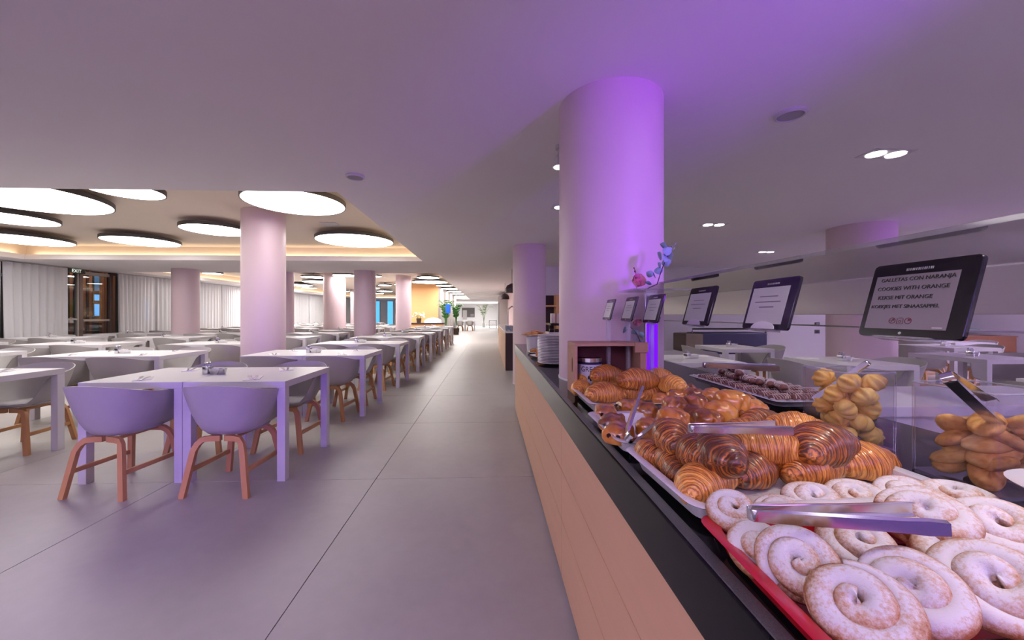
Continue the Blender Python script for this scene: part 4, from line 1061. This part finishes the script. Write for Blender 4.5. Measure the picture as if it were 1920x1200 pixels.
# sugared spiral buns
def spiral_mesh(seed, turns=2.05, Ro=.066):
    rn = random.Random(seed); nt_, na = 130, 16; bm = new(); rings = []; vals = []
    pitch = (Ro - .016) / turns
    for i in range(nt_ + 1):
        f = i / nt_; a = turns * 2 * math.pi * f; rr = .004 + pitch * turns * f * .96
        dirv = Vector((math.cos(a + seed), math.sin(a + seed), 0)); tub = .0165 * (.62 + .38 * min(1, f * 3)) * (1 if f < .9 else max(.35, (1 - f) / .1 * .65 + .35))
        zc = .016 + .013 * (1 - f) ** 1.3 + .003 * math.sin(a * 1.3 + seed); ring = []
        tub *= 1 + .10 * noise.noise(Vector((a * .8, seed, 0)))
        for j in range(na):
            b = 2 * math.pi * j / na; rad = dirv * (rr + tub * 1.08 * math.cos(b)); z = max(0, zc + tub * 1.05 * math.sin(b))
            ring.append((rad.x, rad.y, z)); vals.append(max(0, min(1, .30 + .62 * math.sin(b) - .30 * math.cos(b) * (math.sin(b) > -.2))))
        rings.append(ring)
    loft(bm, rings)
    lathe(bm, [(Ro * .8, .001), (Ro * .82, .012), (.004, .022)], 24); vals += [.2] * 72
    me = fin('bun', bm, 'sugar_dough', 180); bake_layer(me, vals[:len(me.vertices)] + [.2] * max(0, len(me.vertices) - len(vals)))
    return me
sp = [spiral_mesh(s) for s in (1, 2.4, 4.1)]
B1 = CT + .006 + .008
buns = [(1607, 1122, .030, 30, 22, 1.0, 'largest spiral bun in front with a brown swirl centre'), (1712, 1100, .026, 15, 22, 1.0, 'spiral bun right of the largest one in the front row'),
        (1868, 1088, .030, 70, 18, 1.12, 'thick golden spiral bun at the front right edge'), (1500, 1045, .028, 160, 24, .92, 'leaning spiral bun behind the front left bun'),
        (1428, 1020, .012, 200, 14, .88, 'spiral bun low at the left rim beneath the tong bend'), (1374, 948, .030, 120, 12, .80, 'sugared bun at the far left corner of the red tray'),
        (1612, 1015, .014, 250, 10, .98, 'flat bun under the middle of the near tongs'), (1735, 968, .034, 20, 12, 1.15, 'thickly sugared bun in the second row by the tong tips'),
        (1872, 985, .030, 100, 12, 1.1, 'sugared bun at the right edge of the second row'), (1704, 925, .020, 200, 6, .9, 'white sugared bun at the back of the red tray'),
        (1790, 930, .024, 300, 6, 1.0, 'white sugared bun at the back right of the red tray'), (1526, 934, .006, 60, 4, .95, 'flat white bun at the back behind the near tongs'), (1606, 932, .006, 140, 4, .95, 'flat white bun at the back middle of the red tray'),
        (1470, 960, .002, 30, 4, .9, 'bun lying low under the near tong bend'), (1790, 1040, .010, 220, 10, 1.0, 'bun half hidden between the two front right buns')]
for k, (px, py, lev, rz, tilt, s, lab) in enumerate(buns):
    z = B1 + lev; p = P(px, py, z + .016)
    view = math.atan2(p.x, p.y)      # lean the bun back so that its swirl faces the aisle end of the tray
    mx = Matrix.Translation((p.x, p.y, z)) @ Matrix.Rotation(-view, 4, 'Z') @ Matrix.Rotation(R(tilt * 1.35 + 6), 4, 'X') @ Matrix.Rotation(R(rz), 4, 'Z') @ Matrix.Scale(s * .88, 4)
    tag(obj('spiral_bun', sp[k % 3], mx=mx), lab, 'bun', 'sugared spiral buns on the red tray')
# chocolate fingers
def finger():
    bm = new(); rings = []; n_ = 18
    for i in range(21):
        t = -1 + 2 * i / 20; r = .0185 * max(.02, (1 - abs(t) ** 6)) ** .45
        rings.append([(t * .05, r * math.cos(2 * math.pi * j / n_), max(-.010, r * .85 * math.sin(2 * math.pi * j / n_)) + .010) for j in range(n_)])
    loft(bm, rings); body = fin('coating', bm, 'chocolate', 180)
    bm = new()
    for k in range(8):
        x = -.039 + k * .0111; t = x / .05; r = .0187 * max(.02, (1 - abs(t) ** 6)) ** .45
        tube(bm, [(x + .005 * math.sin(i * .5 + k), r * math.cos(math.pi * i / 10), r * .85 * math.sin(math.pi * i / 10) + .0105) for i in range(11)], .0009, 5)
    return body, fin('icing_stripes', bm, 'icing', 180)
fb, fs_ = finger()
EB = CT + .031 + .010
fl_items = []
for r_ in range(10):
    for c_ in range(3): fl_items.append((1.23 - .095 + c_ * .095 + rnd.uniform(-.004, .004), 1.70 - .255 + r_ * .056, EB + .004, 8 + rnd.uniform(-8, 8), 'bottom layer, %s row from the front, %s' % (ORD[r_], ['aisle side', 'middle', 'wall side'][c_])))
for r_ in range(8): fl_items.append((1.23 - .02 + rnd.uniform(-.012, .012), 1.66 - .13 + r_ * .06, EB + .034, 62 + rnd.uniform(-12, 12), 'on top of the others, %s from the front' % ORD[r_]))
for r_ in range(2): fl_items.append((1.23 - .06, 1.66 + .02 + r_ * .11, EB + .034, 85, 'on top at the aisle side, %s from the front' % ORD[r_]))
for r_ in range(3): fl_items.append((1.17 + .03 * r_, 1.74 + r_ * .075, EB + .060, 55, 'highest layer under the tongs, %s from the front' % ORD[r_]))
for x, y, z, rz, nm in fl_items:
    thing('chocolate_finger', 'chocolate finger with white stripes, ' + nm, 'pastry', (x, y, z), R(rz), 'striped chocolate fingers', [('coating', fb), ('icing_stripes', fs_)])

# ------------------------------------------------------------------ jars with biscuits
def jar(name, cx_, cy_, w_, d_, h, label):
    bm = new(); o_ = rrect(-w_ / 2, w_ / 2, -d_ / 2, d_ / 2, .016); i_ = rrect(-w_ / 2 + .004, w_ / 2 - .004, -d_ / 2 + .004, d_ / 2 - .004, .013)
    loft(bm, [[(x, y, .008) for x, y in i_], [(x, y, h) for x, y in i_], [(x, y, h + .002) for x, y in o_], [(x, y, 0) for x, y in o_]])
    o = thing(name, label, 'jar', (cx_, cy_, CT), 0, None, [('walls', fin('walls', bm, 'jar_acrylic', 50))])
    bm = new(); q_ = rrect(-w_ / 2 + .002, w_ / 2 - .002, -d_ / 2 + .002, d_ / 2 - .002, .015)
    tube(bm, [(x, y, h + .002) for x, y in q_ + q_[:1]], .0026, 6); obj('rim', fin('rim', bm, 'clear_plastic'), o)
    bm = new(); loft(bm, [[(x * .97, y * .97, z) for x, y in o_] for z in (.0005, .0075)]); obj('base', fin('base', bm, 'clear_plastic'), o)
    return o
J1 = (1.045, 1.075, .155, .15, .218); J2 = (1.115, .815, .175, .165, .215)
jar('acrylic_jar', *J1, 'clear acrylic jar of yellow coconut rosettes beside the croissants')
jar('acrylic_jar', *J2, 'clear acrylic jar of sugared oval biscuits at the right edge')
def rosette(seed):
    bm = new(); rings = []; vals = []; n_ = 40; nz = 12; R0 = .027
    for i in range(nz + 1):
        u = i / nz; ang = u * math.pi; ring = []
        for j in range(n_):
            a = 2 * math.pi * j / n_; lobe = math.cos(8 * (a + .5 * u)); r = R0 * max(.03, math.sin(ang)) ** .75 * (1 + .19 * lobe * math.sin(ang))
            z = -math.cos(ang) * .021 + (.006 * u ** 4)
            ring.append((r * math.cos(a), r * math.sin(a), z)); vals.append(max(0, min(1, .35 + .3 * lobe + .25 * noise.noise(Vector((a, u * 3, seed))))))
        rings.append(ring)
    loft(bm, rings); me = fin('rosette', bm, 'macaroon_skin', 180); bake_layer(me, vals); return me
ro = [rosette(1), rosette(2)]
def biscuit(seed):
    bm = new(); rings = []; vals = []; n_ = 30; nz = 10
    for i in range(nz + 1):
        ang = i / nz * math.pi; ring = []
        for j in range(n_):
            a = 2 * math.pi * j / n_; s = max(.02, math.sin(ang)) ** .55; b = 1 + .06 * noise.noise(Vector((math.cos(a) * 4, math.sin(a) * 4, i * .8 + seed)))
            ring.append((.046 * s * math.cos(a) * b, .028 * s * math.sin(a) * b, -math.cos(ang) * .0135 * b)); vals.append(max(0, min(1, .4 + .6 * noise.noise(Vector((a * 2, i * .5, seed))))))
        rings.append(ring)
    loft(bm, rings); me = fin('biscuit', bm, 'biscuit_skin', 180); bake_layer(me, vals); return me
bi = [biscuit(1), biscuit(2)]
rn = random.Random(21)
pos_words = ['bottom', 'lower middle', 'middle', 'upper middle', 'top']
cn = ['left front', 'right front', 'left back', 'right back']
for lay in range(5):
    for q in range(4):
        if lay == 4 and q == 3: continue
        if lay % 2 == 0: dx = (-.035 if q % 2 == 0 else .035); dy = (-.034 if q < 2 else .034)
        else: dx, dy = ((-.042, -.008), (.008, -.042), (-.008, .042), (.042, .008))[q]
        dx += rn.uniform(-.006, .006); dy += rn.uniform(-.006, .006)
        tag(obj('coconut_rosette', ro[(lay + q) % 2], None, (J1[0] + dx, J1[1] + dy, CT + .034 + lay * .038 + rn.uniform(0, .004)), (rn.uniform(-1.3, 1.3), rn.uniform(-1.3, 1.3), rn.random() * 6)),
            'yellow coconut rosette in the jar, %s layer, %s' % (pos_words[lay], cn[q]), 'cookie', 'coconut rosettes in the jar')
for lay in range(6):
    for q in range(4):
        if lay == 5 and q > 1: continue
        dx = (-.030 if q % 2 == 0 else .030) + rn.uniform(-.010, .010); dy = (-.034 if q < 2 else .034) + rn.uniform(-.008, .008)
        tag(obj('oval_biscuit', bi[(lay + q) % 2], None, (J2[0] + dx, J2[1] + dy, CT + .032 + lay * .022 + rn.uniform(0, .004)), (rn.uniform(-.8, .8), rn.uniform(-.6, .6), rn.choice((.2, .6, -.5, 1.2)) + lay * .7)),
            'sugared oval biscuit in the right jar, %s layer, %s' % (['bottom', 'second', 'third', 'fourth', 'fifth', 'top'][lay], cn[q]), 'cookie', 'oval biscuits in the jar')

# ------------------------------------------------------------------ serving tongs
def tongs_mesh(L=.20, open_=.05, wd=.0128):
    """a bent strip: U in local XY with the bend at the origin, arms along +X, strip width along Z"""
    bm = new(); path = []
    r0 = .008
    for i in range(9): a = math.pi / 2 + math.pi * i / 8; path.append((r0 + r0 * math.cos(a) * 1.1, r0 * math.sin(a)))
    up = [(L * t, r0 + (open_ / 2 - r0) * t ** .9) for t in (1, .9, .78, .6, .4, .2)]
    pth = up + path + [(x, -y) for x, y in reversed(up)]
    rows = []
    N = len(pth)
    for i, (x, y) in enumerate(pth):
        t = x / L; w2 = wd * (.55 if t < .75 else .55 + .25 * (t - .75) / .25)
        if t > .99: w2 *= .75
        rows.append([(x, y + (-.0045 if y > 0 else .0045) * min(1, t * 8), w2), (x, y, w2 * .86), (x, y, -w2 * .86), (x, y + (-.0045 if y > 0 else .0045) * min(1, t * 8), -w2)])
    loft(bm, rows, closed=False)
    return fin('tongs', bm, 'chrome', 40, solid=.0012)
tg = tongs_mesh()
tg2 = tongs_mesh(.19, .075)
def tongs(me, p0, p1, label, s=None, roll=0):
    """bend at p0, tips towards p1"""
    d = Vector(p1) - Vector(p0); L = d.length; x = d.normalized(); zz = Vector((0, 0, 1)); y = zz.cross(x).normalized(); z = x.cross(y)
    m = Matrix((x, y, z)).transposed().to_4x4() @ Matrix.Rotation(R(roll), 4, 'X'); m.translation = p0
    sc_ = L / .20
    o = obj('serving_tongs', me, mx=m @ Matrix.Scale(sc_, 4)); tag(o, label, 'tongs', 'steel serving tongs'); return o
tongs(tg, P(1404, 962, .972), P(1745, 972, .985), 'largest steel tongs lying across the sugared buns')
tongs(tg, P(1292, 803, 1.025), P(1470, 802, 1.025), 'steel tongs lying across the near croissants', roll=0)
tongs(tg2, P(1180, 822, .935), P(1232, 746, .985), 'open steel tongs standing in the glazed pastry tray', roll=35)
tongs(tg, P(1318, 684, 1.008), P(1458, 690, 1.008), 'steel tongs lying on the chocolate fingers')
tongs(tg, Vector((J1[0] + .035, J1[1] - .03, CT + .245)), Vector((J1[0] - .05, J1[1] + .05, CT + .12)), 'steel tongs leaning in the coconut rosette jar', roll=20)
tongs(tg2, P(1775, 705, 1.125), Vector((J2[0] + .05, J2[1] + .0, CT + .135)), 'steel tongs leaning in the oval biscuit jar', roll=60)

# plate with a pastry at the right edge, steel rack edge at the lower right corner
pc = P(2085, 950, .965)
bm = new(); lathe(bm, [(.02, 0), (.055, .004), (.095, .014), (.098, .017), (.055, .008), (.0, .006)], 36); dish = fin('dish', bm, 'porcelain')
bm = new(); lathe(bm, [(.03, -(pc.z - CT)), (.028, -(pc.z - CT) + .006), (.012, -(pc.z - CT) + .02), (.012, -.01), (.02, .001)], 20); stem = fin('pedestal', bm, 'porcelain')
thing('cake_plate', 'white pedestal plate cut by the right edge above the biscuit jar', 'plate', pc, 0, None, [('dish', dish), ('pedestal', stem)])
tag(obj('glazed_puff', puffs[0], None, (pc.x - .03, pc.y, pc.z + .0095), (0, 0, .4)), 'orange glazed puff on the white plate at the right edge', 'pastry')
rk = thing('wire_rack', 'fine steel wire rack at the lower right corner', 'rack', (0, 0, CT))
ra, rb = P(1800, 1196, CT + .02), P(2100, 1150, CT + .02)
for k in range(22): obj('wire', fin('wire', tube(new(), [(ra.x + .02 + k * .008, ra.y - .10, .02), (ra.x + .02 + k * .008, ra.y - .005, .02)], .0014, 5), 'chrome'), rk)
for y in (ra.y - .10, ra.y - .005): obj('rim', fin('rim', tube(new(), [(ra.x + .015, y, .018), (ra.x + .20, y, .018)], .003, 6), 'chrome'), rk)
for x in (ra.x + .02, ra.x + .195):
    for y in (ra.y - .10, ra.y - .005): obj('foot', fin('foot', tube(new(), [(x, y, 0), (x, y, .018)], .003, 6), 'chrome'), rk)

# ------------------------------------------------------------------ far end of the pastry counter
bm = new()
plate_p = [(.05, 0), (.055, .003), (.115, .013), (.13, .0155), (.1315, .018), (.13, .0205), (.113, .0185), (.055, .008)]
lathe(bm, plate_p, 36); plate_me = fin('plate', bm, 'porcelain')
for k in range(19):
    tag(obj('dinner_plate', plate_me, None, (.505, 2.92, CT + k * .0115)), 'white dinner plate in the tall stack, %s from the bottom' % ordinal(k), 'plate', 'stacked dinner plates')
def stand_plate(x, y, h, r, m_stand, label):
    bm = new(); lathe(bm, [(r * .55, 0), (r * .62, h)], 30); b_ = fin('pedestal', bm, m_stand)
    bm = new(); lathe(bm, [(r * .5, h), (r, h + .012), (r, h + .016), (r * .5, h + .006)], 36); d_ = fin('dish', bm, 'steel')
    return thing('cookie_stand', label, 'stand', (x, y, CT), 0, None, [('pedestal', b_), ('dish', d_)])
cpt = P(996, 634, 1.05)
sx_, sy_ = .50, 4.1
stand_plate(sx_, sy_, .15, .165, 'porcelain', 'round steel plate of cookies raised on a white pedestal')
bm = new(); lathe(bm, [(.02, 0), (.034, .004), (.034, .010), (.02, .014)], 16); cookie_me = fin('cookie', bm, 'cookie')
for ring_, (n_, r_, z_) in enumerate(((11, .118, 0), (7, .068, .012), (3, .03, .026))):
    for i in range(n_):
        a = 2 * math.pi * i / n_ + ring_
        tag(obj('round_cookie', cookie_me, None, (sx_ + r_ * math.cos(a), sy_ + r_ * math.sin(a), CT + .163 + z_), (.22 * math.sin(a * 2), .2 * math.cos(a * 3), 0)), 'round brown cookie on the raised steel plate, %s ring, %s piece' % (['outer', 'inner', 'top'][ring_], ORD[i]), 'cookie', 'cookies on the raised plate')
def small_plate(x, y, z, w_, d_, label, rz): tag(obj('serving_plate', tray_mesh(w_, d_, .02, 'porcelain', .012), None, (x, y, z), (0, 0, rz)), label, 'plate')
small_plate(.50, 3.35, CT, .24, .24, 'white square plate of cake slices behind the plate stack', .3)
for i in range(4): tag(obj('cake_slice', bmesh_box('cake_slice', 'cream_pastry' if i % 2 else 'cookie', -.035, .035, -.022, .022, 0, .05, bev=.006), None, (.45 + .06 * (i % 2), 3.30 + .07 * (i // 2), CT + .012), (0, 0, .4 * i)), 'cake slice on the square plate behind the plate stack, %s' % ORD[i], 'cake', 'cake slices')
small_plate(.49, 3.72, CT, .22, .20, 'white square plate of brown rolls below the cookie stand', .1)
for i in range(5): tag(obj('brown_roll', crA[i % 4], None, (.44 + .045 * (i % 3), 3.67 + .07 * (i // 3), CT + .010), (0, 0, 1.2 * i)), 'small brown roll on the plate below the cookie stand, %s' % ORD[i], 'roll', 'small brown rolls').scale = (.6,) * 3
rk = thing('tiered_rack', 'dark tiered rack with chocolates behind the plate stack', 'rack', (.66, 3.55, CT))
for z, w2, m_ in ((.20, .12, 'porcelain'), (.28, .10, 'dark_panel')): obj('tier', bmesh_box('tier', m_, -w2, w2, -w2, w2, z, z + .02, bev=.004), rk)
for s in (-1, 1): obj('upright', bmesh_box('upright', 'dark_panel', s * .09 - .008, s * .09 + .008, -.008, .008, 0, .28), rk)
for i in range(4): tag(obj('chocolate_bite', bmesh_box('chocolate_bite', 'choc_dark', -.02, .02, -.02, .02, 0, .03, bev=.008), None, (.66 - .09 + .045 * i, 3.46, CT + .2205)), 'dark chocolate bite on the tiered rack, %s from the aisle' % ORD[i], 'chocolate', 'chocolate bites')
for i in range(2):
    t_ = thing('patterned_box', ['patterned gift box on the tiered rack, aisle side', 'patterned gift box with a bow on the tiered rack, wall side'][i], 'box', (.615 + i * .095, 3.53, CT + .301), 0, 'patterned boxes', [('carton', bmesh_box('carton', 'box_print', -.04, .04, -.04, .04, 0, .09, bev=.003))])
    obj('ribbon', bmesh_box('ribbon', 'petal_dark' if i else 'cookie', -.006, .006, -.0415, .0415, 0, .0915), t_)

# ------------------------------------------------------------------ second counter up the aisle and what stands there
c2 = thing('far_counter', 'second wooden counter with a dark end panel up the aisle', 'counter', (0, 0, 0))
obj('body', bmesh_box('body', 'counter_wood', .36, .95, 8.55, 14.5, 0, .84), c2); obj('end_panel', bmesh_box('end_panel', 'dark_panel', .37, .95, 8.50, 8.55, 0, .84), c2)
obj('worktop', bmesh_box('worktop', 'porcelain', .35, .96, 8.5, 14.5, .84, .87), c2)
bm = new(); lathe(bm, [(.03, 0), (.038, .12), (.035, .12), (.028, .008)], 16); tum = fin('tumbler', bm, 'tumbler_glass')
for i in range(4):
    for j in range(4): tag(obj('tumbler', tum, None, (.42 + .09 * j, 8.7 + .16 * i, .87)), 'clear tumbler on the far counter, %s row, %s from the aisle' % (ORD[i], ORD[j]), 'glass', 'tumblers on the far counter')
tag(obj('blue_tray', bmesh_box('blue_tray', 'blue_plastic', .60, .9, 8.52, 8.62, .871, .96, bev=.006)), 'deep blue box at the near end of the far counter', 'box')
bm = new(); tube(bm, [(.5, 10.2, .87), (.5, 10.2, 1.25), (.52, 10.2, 1.4), (.6, 10.2, 1.47), (.72, 10.2, 1.44), (.78, 10.2, 1.35)], .02); 
tag(obj('water_tap', fin('water_tap', bm, 'steel')), 'curved steel drinks tap on the far counter', 'tap')
def pendant(x, y, z, r, label):
    bm = new(); lathe(bm, [(r, z), (r * .96, z + r * .6), (r * .7, z + r * 1.05), (r * .25, z + r * 1.3), (.02, z + r * 1.35), (.02, z + r * 1.3), (r * .66, z + r), (r * .93, z + .01)], 28, cap0=False, cap1=False)
    bm2 = new(); tube(bm2, [(0, 0, z + r * 1.33), (0, 0, CEIL)], .006)
    bm3 = new(); lathe(bm3, [(r * .5, z + .02), (r * .5, z + .03)], 20)
    thing('pendant_lamp', label, 'pendant lamp', (x, y, 0), 0, 'dome pendant lamps', [('shade', fin('shade', bm, 'lamp_shade')), ('cord', fin('cord', bm2, 'rim_dark')), ('bulb', fin('bulb', bm3, 'spot_glow'))])
q = PY(960, 549, 10.4); pendant(q.x, 10.4, q.z, .19, 'nearer dark dome pendant lamp over the far counter')
q = PY(947, 561, 15); pendant(q.x, 15, q.z, .17, 'farther dark dome pendant lamp up the aisle')
fc = thing('tall_cabinet', 'grey tall cabinet at the far right of the aisle', 'cabinet', (0, 0, 0)); obj('body', bmesh_box('body', 'wall_grey', .55, .99, 20.5, 24, 0, 2.3), fc); obj('door', bmesh_box('door', 'wall_dark', .535, .55, 20.7, 22, .2, 1.9), fc)
fs2 = thing('wood_shelf_unit', 'wooden shelf unit between the two lilac columns', 'shelf', (0, 0, 0))
qa, qb = PY(1024, 490, YR - .4), PY(1062, 490, YR - .4)
obj('frame', bmesh_box('frame', 'block_wood', (qa.x + qb.x) / 2, qb.x, YR - .4, YR - .01, 0, 1.75), fs2)
for z in (.5, 1.0, 1.45): obj('shelf_board', bmesh_box('shelf_board', 'block_wood', qa.x, (qa.x + qb.x) / 2, YR - .4, YR - .01, z, z + .04), fs2)
obj('back_panel', bmesh_box('back_panel', 'dark_panel', qa.x, (qa.x + qb.x) / 2, YR - .03, YR - .01, 0, 1.75), fs2)

# wooden block with its service counter, plants
wb = thing('wooden_block', 'light wooden wall block with horizontal grain at the end of the aisle tables', 'partition', (0, 0, 0))
qa, qb = PY(763, 540, 20), PY(822, 540, 20)
obj('front', bmesh_box('front', 'block_wood', qa.x, qb.x, 20, 20.1, 0, 2.83), wb); obj('side_wall', bmesh_box('side_wall', 'wall_grey', qb.x - .1, qb.x, 20.1, 30.8, 0, 2.82), wb)
cs = thing('service_counter', 'low wooden counter with dark top before the wooden block', 'counter', (0, 0, 0))
ca, cb_ = PY(763, 606, 18.6), PY(830, 606, 18.6)
obj('body', bmesh_box('body', 'block_wood', ca.x, cb_.x, 18.6, 19.2, 0, .78), cs); obj('worktop', bmesh_box('worktop', 'dark_panel', ca.x - .03, cb_.x + .03, 18.55, 19.25, .78, .85), cs)
bm = new(); lathe(bm, [(.10, 0), (.13, .22), (.12, .22), (.09, .01)], 16); vase = fin('vase', bm, 'pot_dark')
fv = thing('flower_vase', 'dark vase of yellow flowers on the service counter', 'vase', (PY(785, 605, 18.8).x, 18.85, .85), 0, None, [('vase', vase)])
rn = random.Random(3)
for k in range(16):
    bm = new(); bmesh.ops.create_icosphere(bm, subdivisions=1, radius=.06, matrix=Matrix.Translation((rn.uniform(-.3, .35), rn.uniform(-.15, .15), rn.uniform(.25, .5)))); obj('bloom', fin('bloom', bm, 'balloon_flower' if k % 2 else 'pot_white'), fv)
for k in range(8):
    a = k * .8; bm = new(); tube(bm, [(0, 0, .1), (.15 * math.cos(a), .1 * math.sin(a), .4)], .008, 5); obj('stem', fin('stem', bm, 'foliage'), fv)
tag(obj('dish_cover', fin('dish_cover', (lambda b: (lathe(b, [(.45, 0), (.42, .12), (.25, .22), (.02, .26)], 24), b)[1])(new()), 'porcelain'), None, (PY(812, 605, 18.9).x, 18.9, .85)), 'white domed dish cover on the service counter', 'dish')
def palm(x, y, h, n_, m_, pot, label, spread=.5, seed=0):
    rn = random.Random(seed); o = thing('potted_palm', label, 'plant', (x, y, 0))
    bm = new(); lathe(bm, [(.16, 0), (.22, .4), (.20, .4), (.18, .34)], 20); obj('pot', fin('pot', bm, pot), o)
    bm = new(); lathe(bm, [(.18, .33), (.18, .36)], 16); obj('soil', fin('soil', bm, 'pot_dark'), o)
    for k in range(n_):
        a = 2 * math.pi * k / n_ + rn.uniform(-.3, .3); L = rn.uniform(.75, 1) ; out = rn.uniform(.4, 1) * spread; top = .45 + (h - .45) * L
        pts_ = []
        for i in range(9):
            t = i / 8; pts_.append(Vector((math.cos(a) * out * t ** 1.5, math.sin(a) * out * t ** 1.5, .35 + (top - .35) * (1 - (1 - t) ** 1.8) - .25 * out * max(0, t - .7))))
        bm = new(); tube(bm, pts_, [.012 * (1 - .7 * i / 8) for i in range(9)], 5)
        for i in range(3, 9):
            for s in (-1, 1):
                d = (pts_[i] - pts_[i - 1]).normalized(); side = d.cross(Vector((0, 0, 1))).normalized() * s
                ln = .26 * (1 - .3 * (i - 3) / 5); e = pts_[i] + (side * .8 + d * .6).normalized() * ln - Vector((0, 0, .06)); w_ = d * .022
                vs_ = [bm.verts.new(q_) for q_ in (pts_[i] - w_, pts_[i] + w_, (pts_[i] + e) / 2 + w_ * 1.3, e, (pts_[i] + e) / 2 - w_ * 1.3)]; bm.faces.new(vs_)
        obj('frond', fin('frond', bm, m_, 180), o)
q = PY(836, 600, 19.6); palm(q.x, 19.6, 2.0, 16, 'foliage', 'pot_dark', 'dense green palm at the corner of the wooden block', .5, 1)
q = PY(855, 600, 24); palm(q.x, 24, 1.95, 14, 'foliage', 'pot_dark', 'darker green palm farther along the grey wall', .45, 2)
q = PY(907, 600, 38); palm(q.x, 38, 2.35, 12, 'foliage_pale', 'pot_white', 'tall pale palm in a white pot at the end of the aisle', .9, 3)
bl = PY(840, 579, 17.6); t_ = thing('hanging_sign', 'bright blue hanging sign in front of the green palm', 'sign', (bl.x, 17.6, 0))
obj('panel', bmesh_box('panel', 'blue_plastic', -.11, .11, -.02, .02, 1.32, 1.72, bev=.01), t_); obj('pole', fin('pole', tube(new(), [(.13, 0, .02), (.13, 0, 1.75), (.0, 0, 1.75)], .012), 'steel'), t_); obj('foot', bmesh_box('foot', 'steel', 0, .26, -.12, .12, 0, .02), t_)
# end of the hall
qa, qb = PY(866, 577, 45.9), PY(890, 595, 45.9)
t_ = thing('wall_opening', 'dark screen-like kitchen hatch on the far white wall', 'hatch', (0, 0, 0)); obj('recess', bmesh_box('recess', 'wall_dark', qa.x, qb.x, 45.92, 45.98, qb.z, qa.z), t_)
bm = new(); box(bm, qa.x - .08, qb.x + .08, 45.9, 45.99, qa.z, qa.z + .06); box(bm, qa.x - .08, qb.x + .08, 45.9, 45.99, qb.z - .06, qb.z); box(bm, qa.x - .08, qa.x, 45.9, 45.99, qb.z, qa.z); box(bm, qb.x, qb.x + .08, 45.9, 45.99, qb.z, qa.z); obj('frame', fin('frame', bm, 'frame_white'), t_)
obj('fridge', bmesh_box('fridge', 'wall_grey', qa.x + .1, qa.x + .6, 45.85, 45.92, .7, qa.z - .3), t_); obj('lit_panel', bmesh_box('lit_panel', 'screen', qb.x - .5, qb.x - .1, 45.88, 45.92, qb.z + .1, qb.z + .4), t_)
q = PY(872, 610, 29.5)
for s, nm in ((-1, 'left'), (1, 'right')):
    table(q.x + s * (TW / 2 + .002), 29.5, 'distant white table at the end of the aisle, %s half' % nm, 'white dining tables')
    for fy, fn in ((-1, 'near'), (1, 'far')): chair(q.x + s * .38, 29.5 + fy * .42, 0 if fy < 0 else math.pi, 'distant grey chair at the end of the aisle, %s %s side' % (fn, nm), 'grey shell chairs at the tables')
q = PY(924, 603, 36); t_ = table(q.x, 36, 'small far table near the pale palm at the aisle end', 'white dining tables')
for x in (-3.2, -.5): lamp('far_hall_light', 'AREA', (x, 40, 2.45), (x, 40, 0), 260, (1, .97, .95), size=2.5)

# ------------------------------------------------------------------ right hall furniture
q = PY(1355, 640, 8.6); t_ = thing('trolley', 'dark navy covered trolley against the white wall', 'trolley', (q.x, 8.75, 0))
obj('cover', bmesh_box('cover', 'navy', -.62, .95, -.3, .3, .35, .84, bev=.03), t_); obj('basket', bmesh_box('basket', 'jute', -.95, -.55, -.32, .3, .40, .82, bev=.03), t_)
bm = new(); tube(bm, [(-.8, -.31, .84), (-.8, -.31, .93), (.9, -.31, .93), (.9, -.31, .84)], .02); obj('handle_bar', fin('handle_bar', bm, 'black_plastic'), t_)
for sx in (-.7, .8):
    for sy in (-.22, .22): obj('leg', bmesh_box('leg', 'black_plastic', sx - .02, sx + .02, sy - .02, sy + .02, .0, .36), t_)
q = PY(1533, 612, YR - .02)
for z, nm in ((q.z + .06, 'upper'), (q.z - .14, 'lower')):
    t_ = thing('wall_switch', '%s dark switch plate on the white wall left of the right-hall column' % nm, 'switch', (q.x, YR, z), 0, 'wall switches', [('plate', bmesh_box('plate', 'wall_dark', -.07, .07, -.012, -.001, -.05, .05, bev=.003)), ('button', bmesh_box('button', 'black_plastic', -.03, .03, -.016, -.012, -.03, .03))])
lc = thing('low_cabinet', 'low brown wooden cabinet beyond the right-hall tables', 'cabinet', (0, 0, 0))
qa = PY(1690, 640, 8.8)
for i in range(4): obj('door', bmesh_box('door', 'low_wood', qa.x + i * .725, qa.x + i * .725 + .72, 8.78, 8.8, .08, .70), lc)
obj('body', bmesh_box('body', 'low_wood', qa.x, qa.x + 2.9, 8.8, 9.4, 0, .70), lc); obj('top_board', bmesh_box('top_board', 'low_wood', qa.x - .02, qa.x + 2.92, 8.76, 9.42, .70, .73), lc)
hg = thing('dark_hatch', 'dark serving hatch with pale glass ledge at the right rear', 'hatch', (0, 0, 0))
qa, qb = PY(1820, 593, YR - .1), Vector((12.9, 0, 0))
obj('opening', bmesh_box('opening', 'wall_dark', qa.x, qb.x, YR - .06, YR - .005, .88, 1.45), hg); obj('ledge', bmesh_box('ledge', 'teal_glass', qa.x - 1.0, qb.x, YR - .35, YR - .005, .83, .875), hg)
obj('lintel', bmesh_box('lintel', 'low_wood', qa.x, qb.x, YR - .07, YR - .005, 1.45, 1.52), hg)
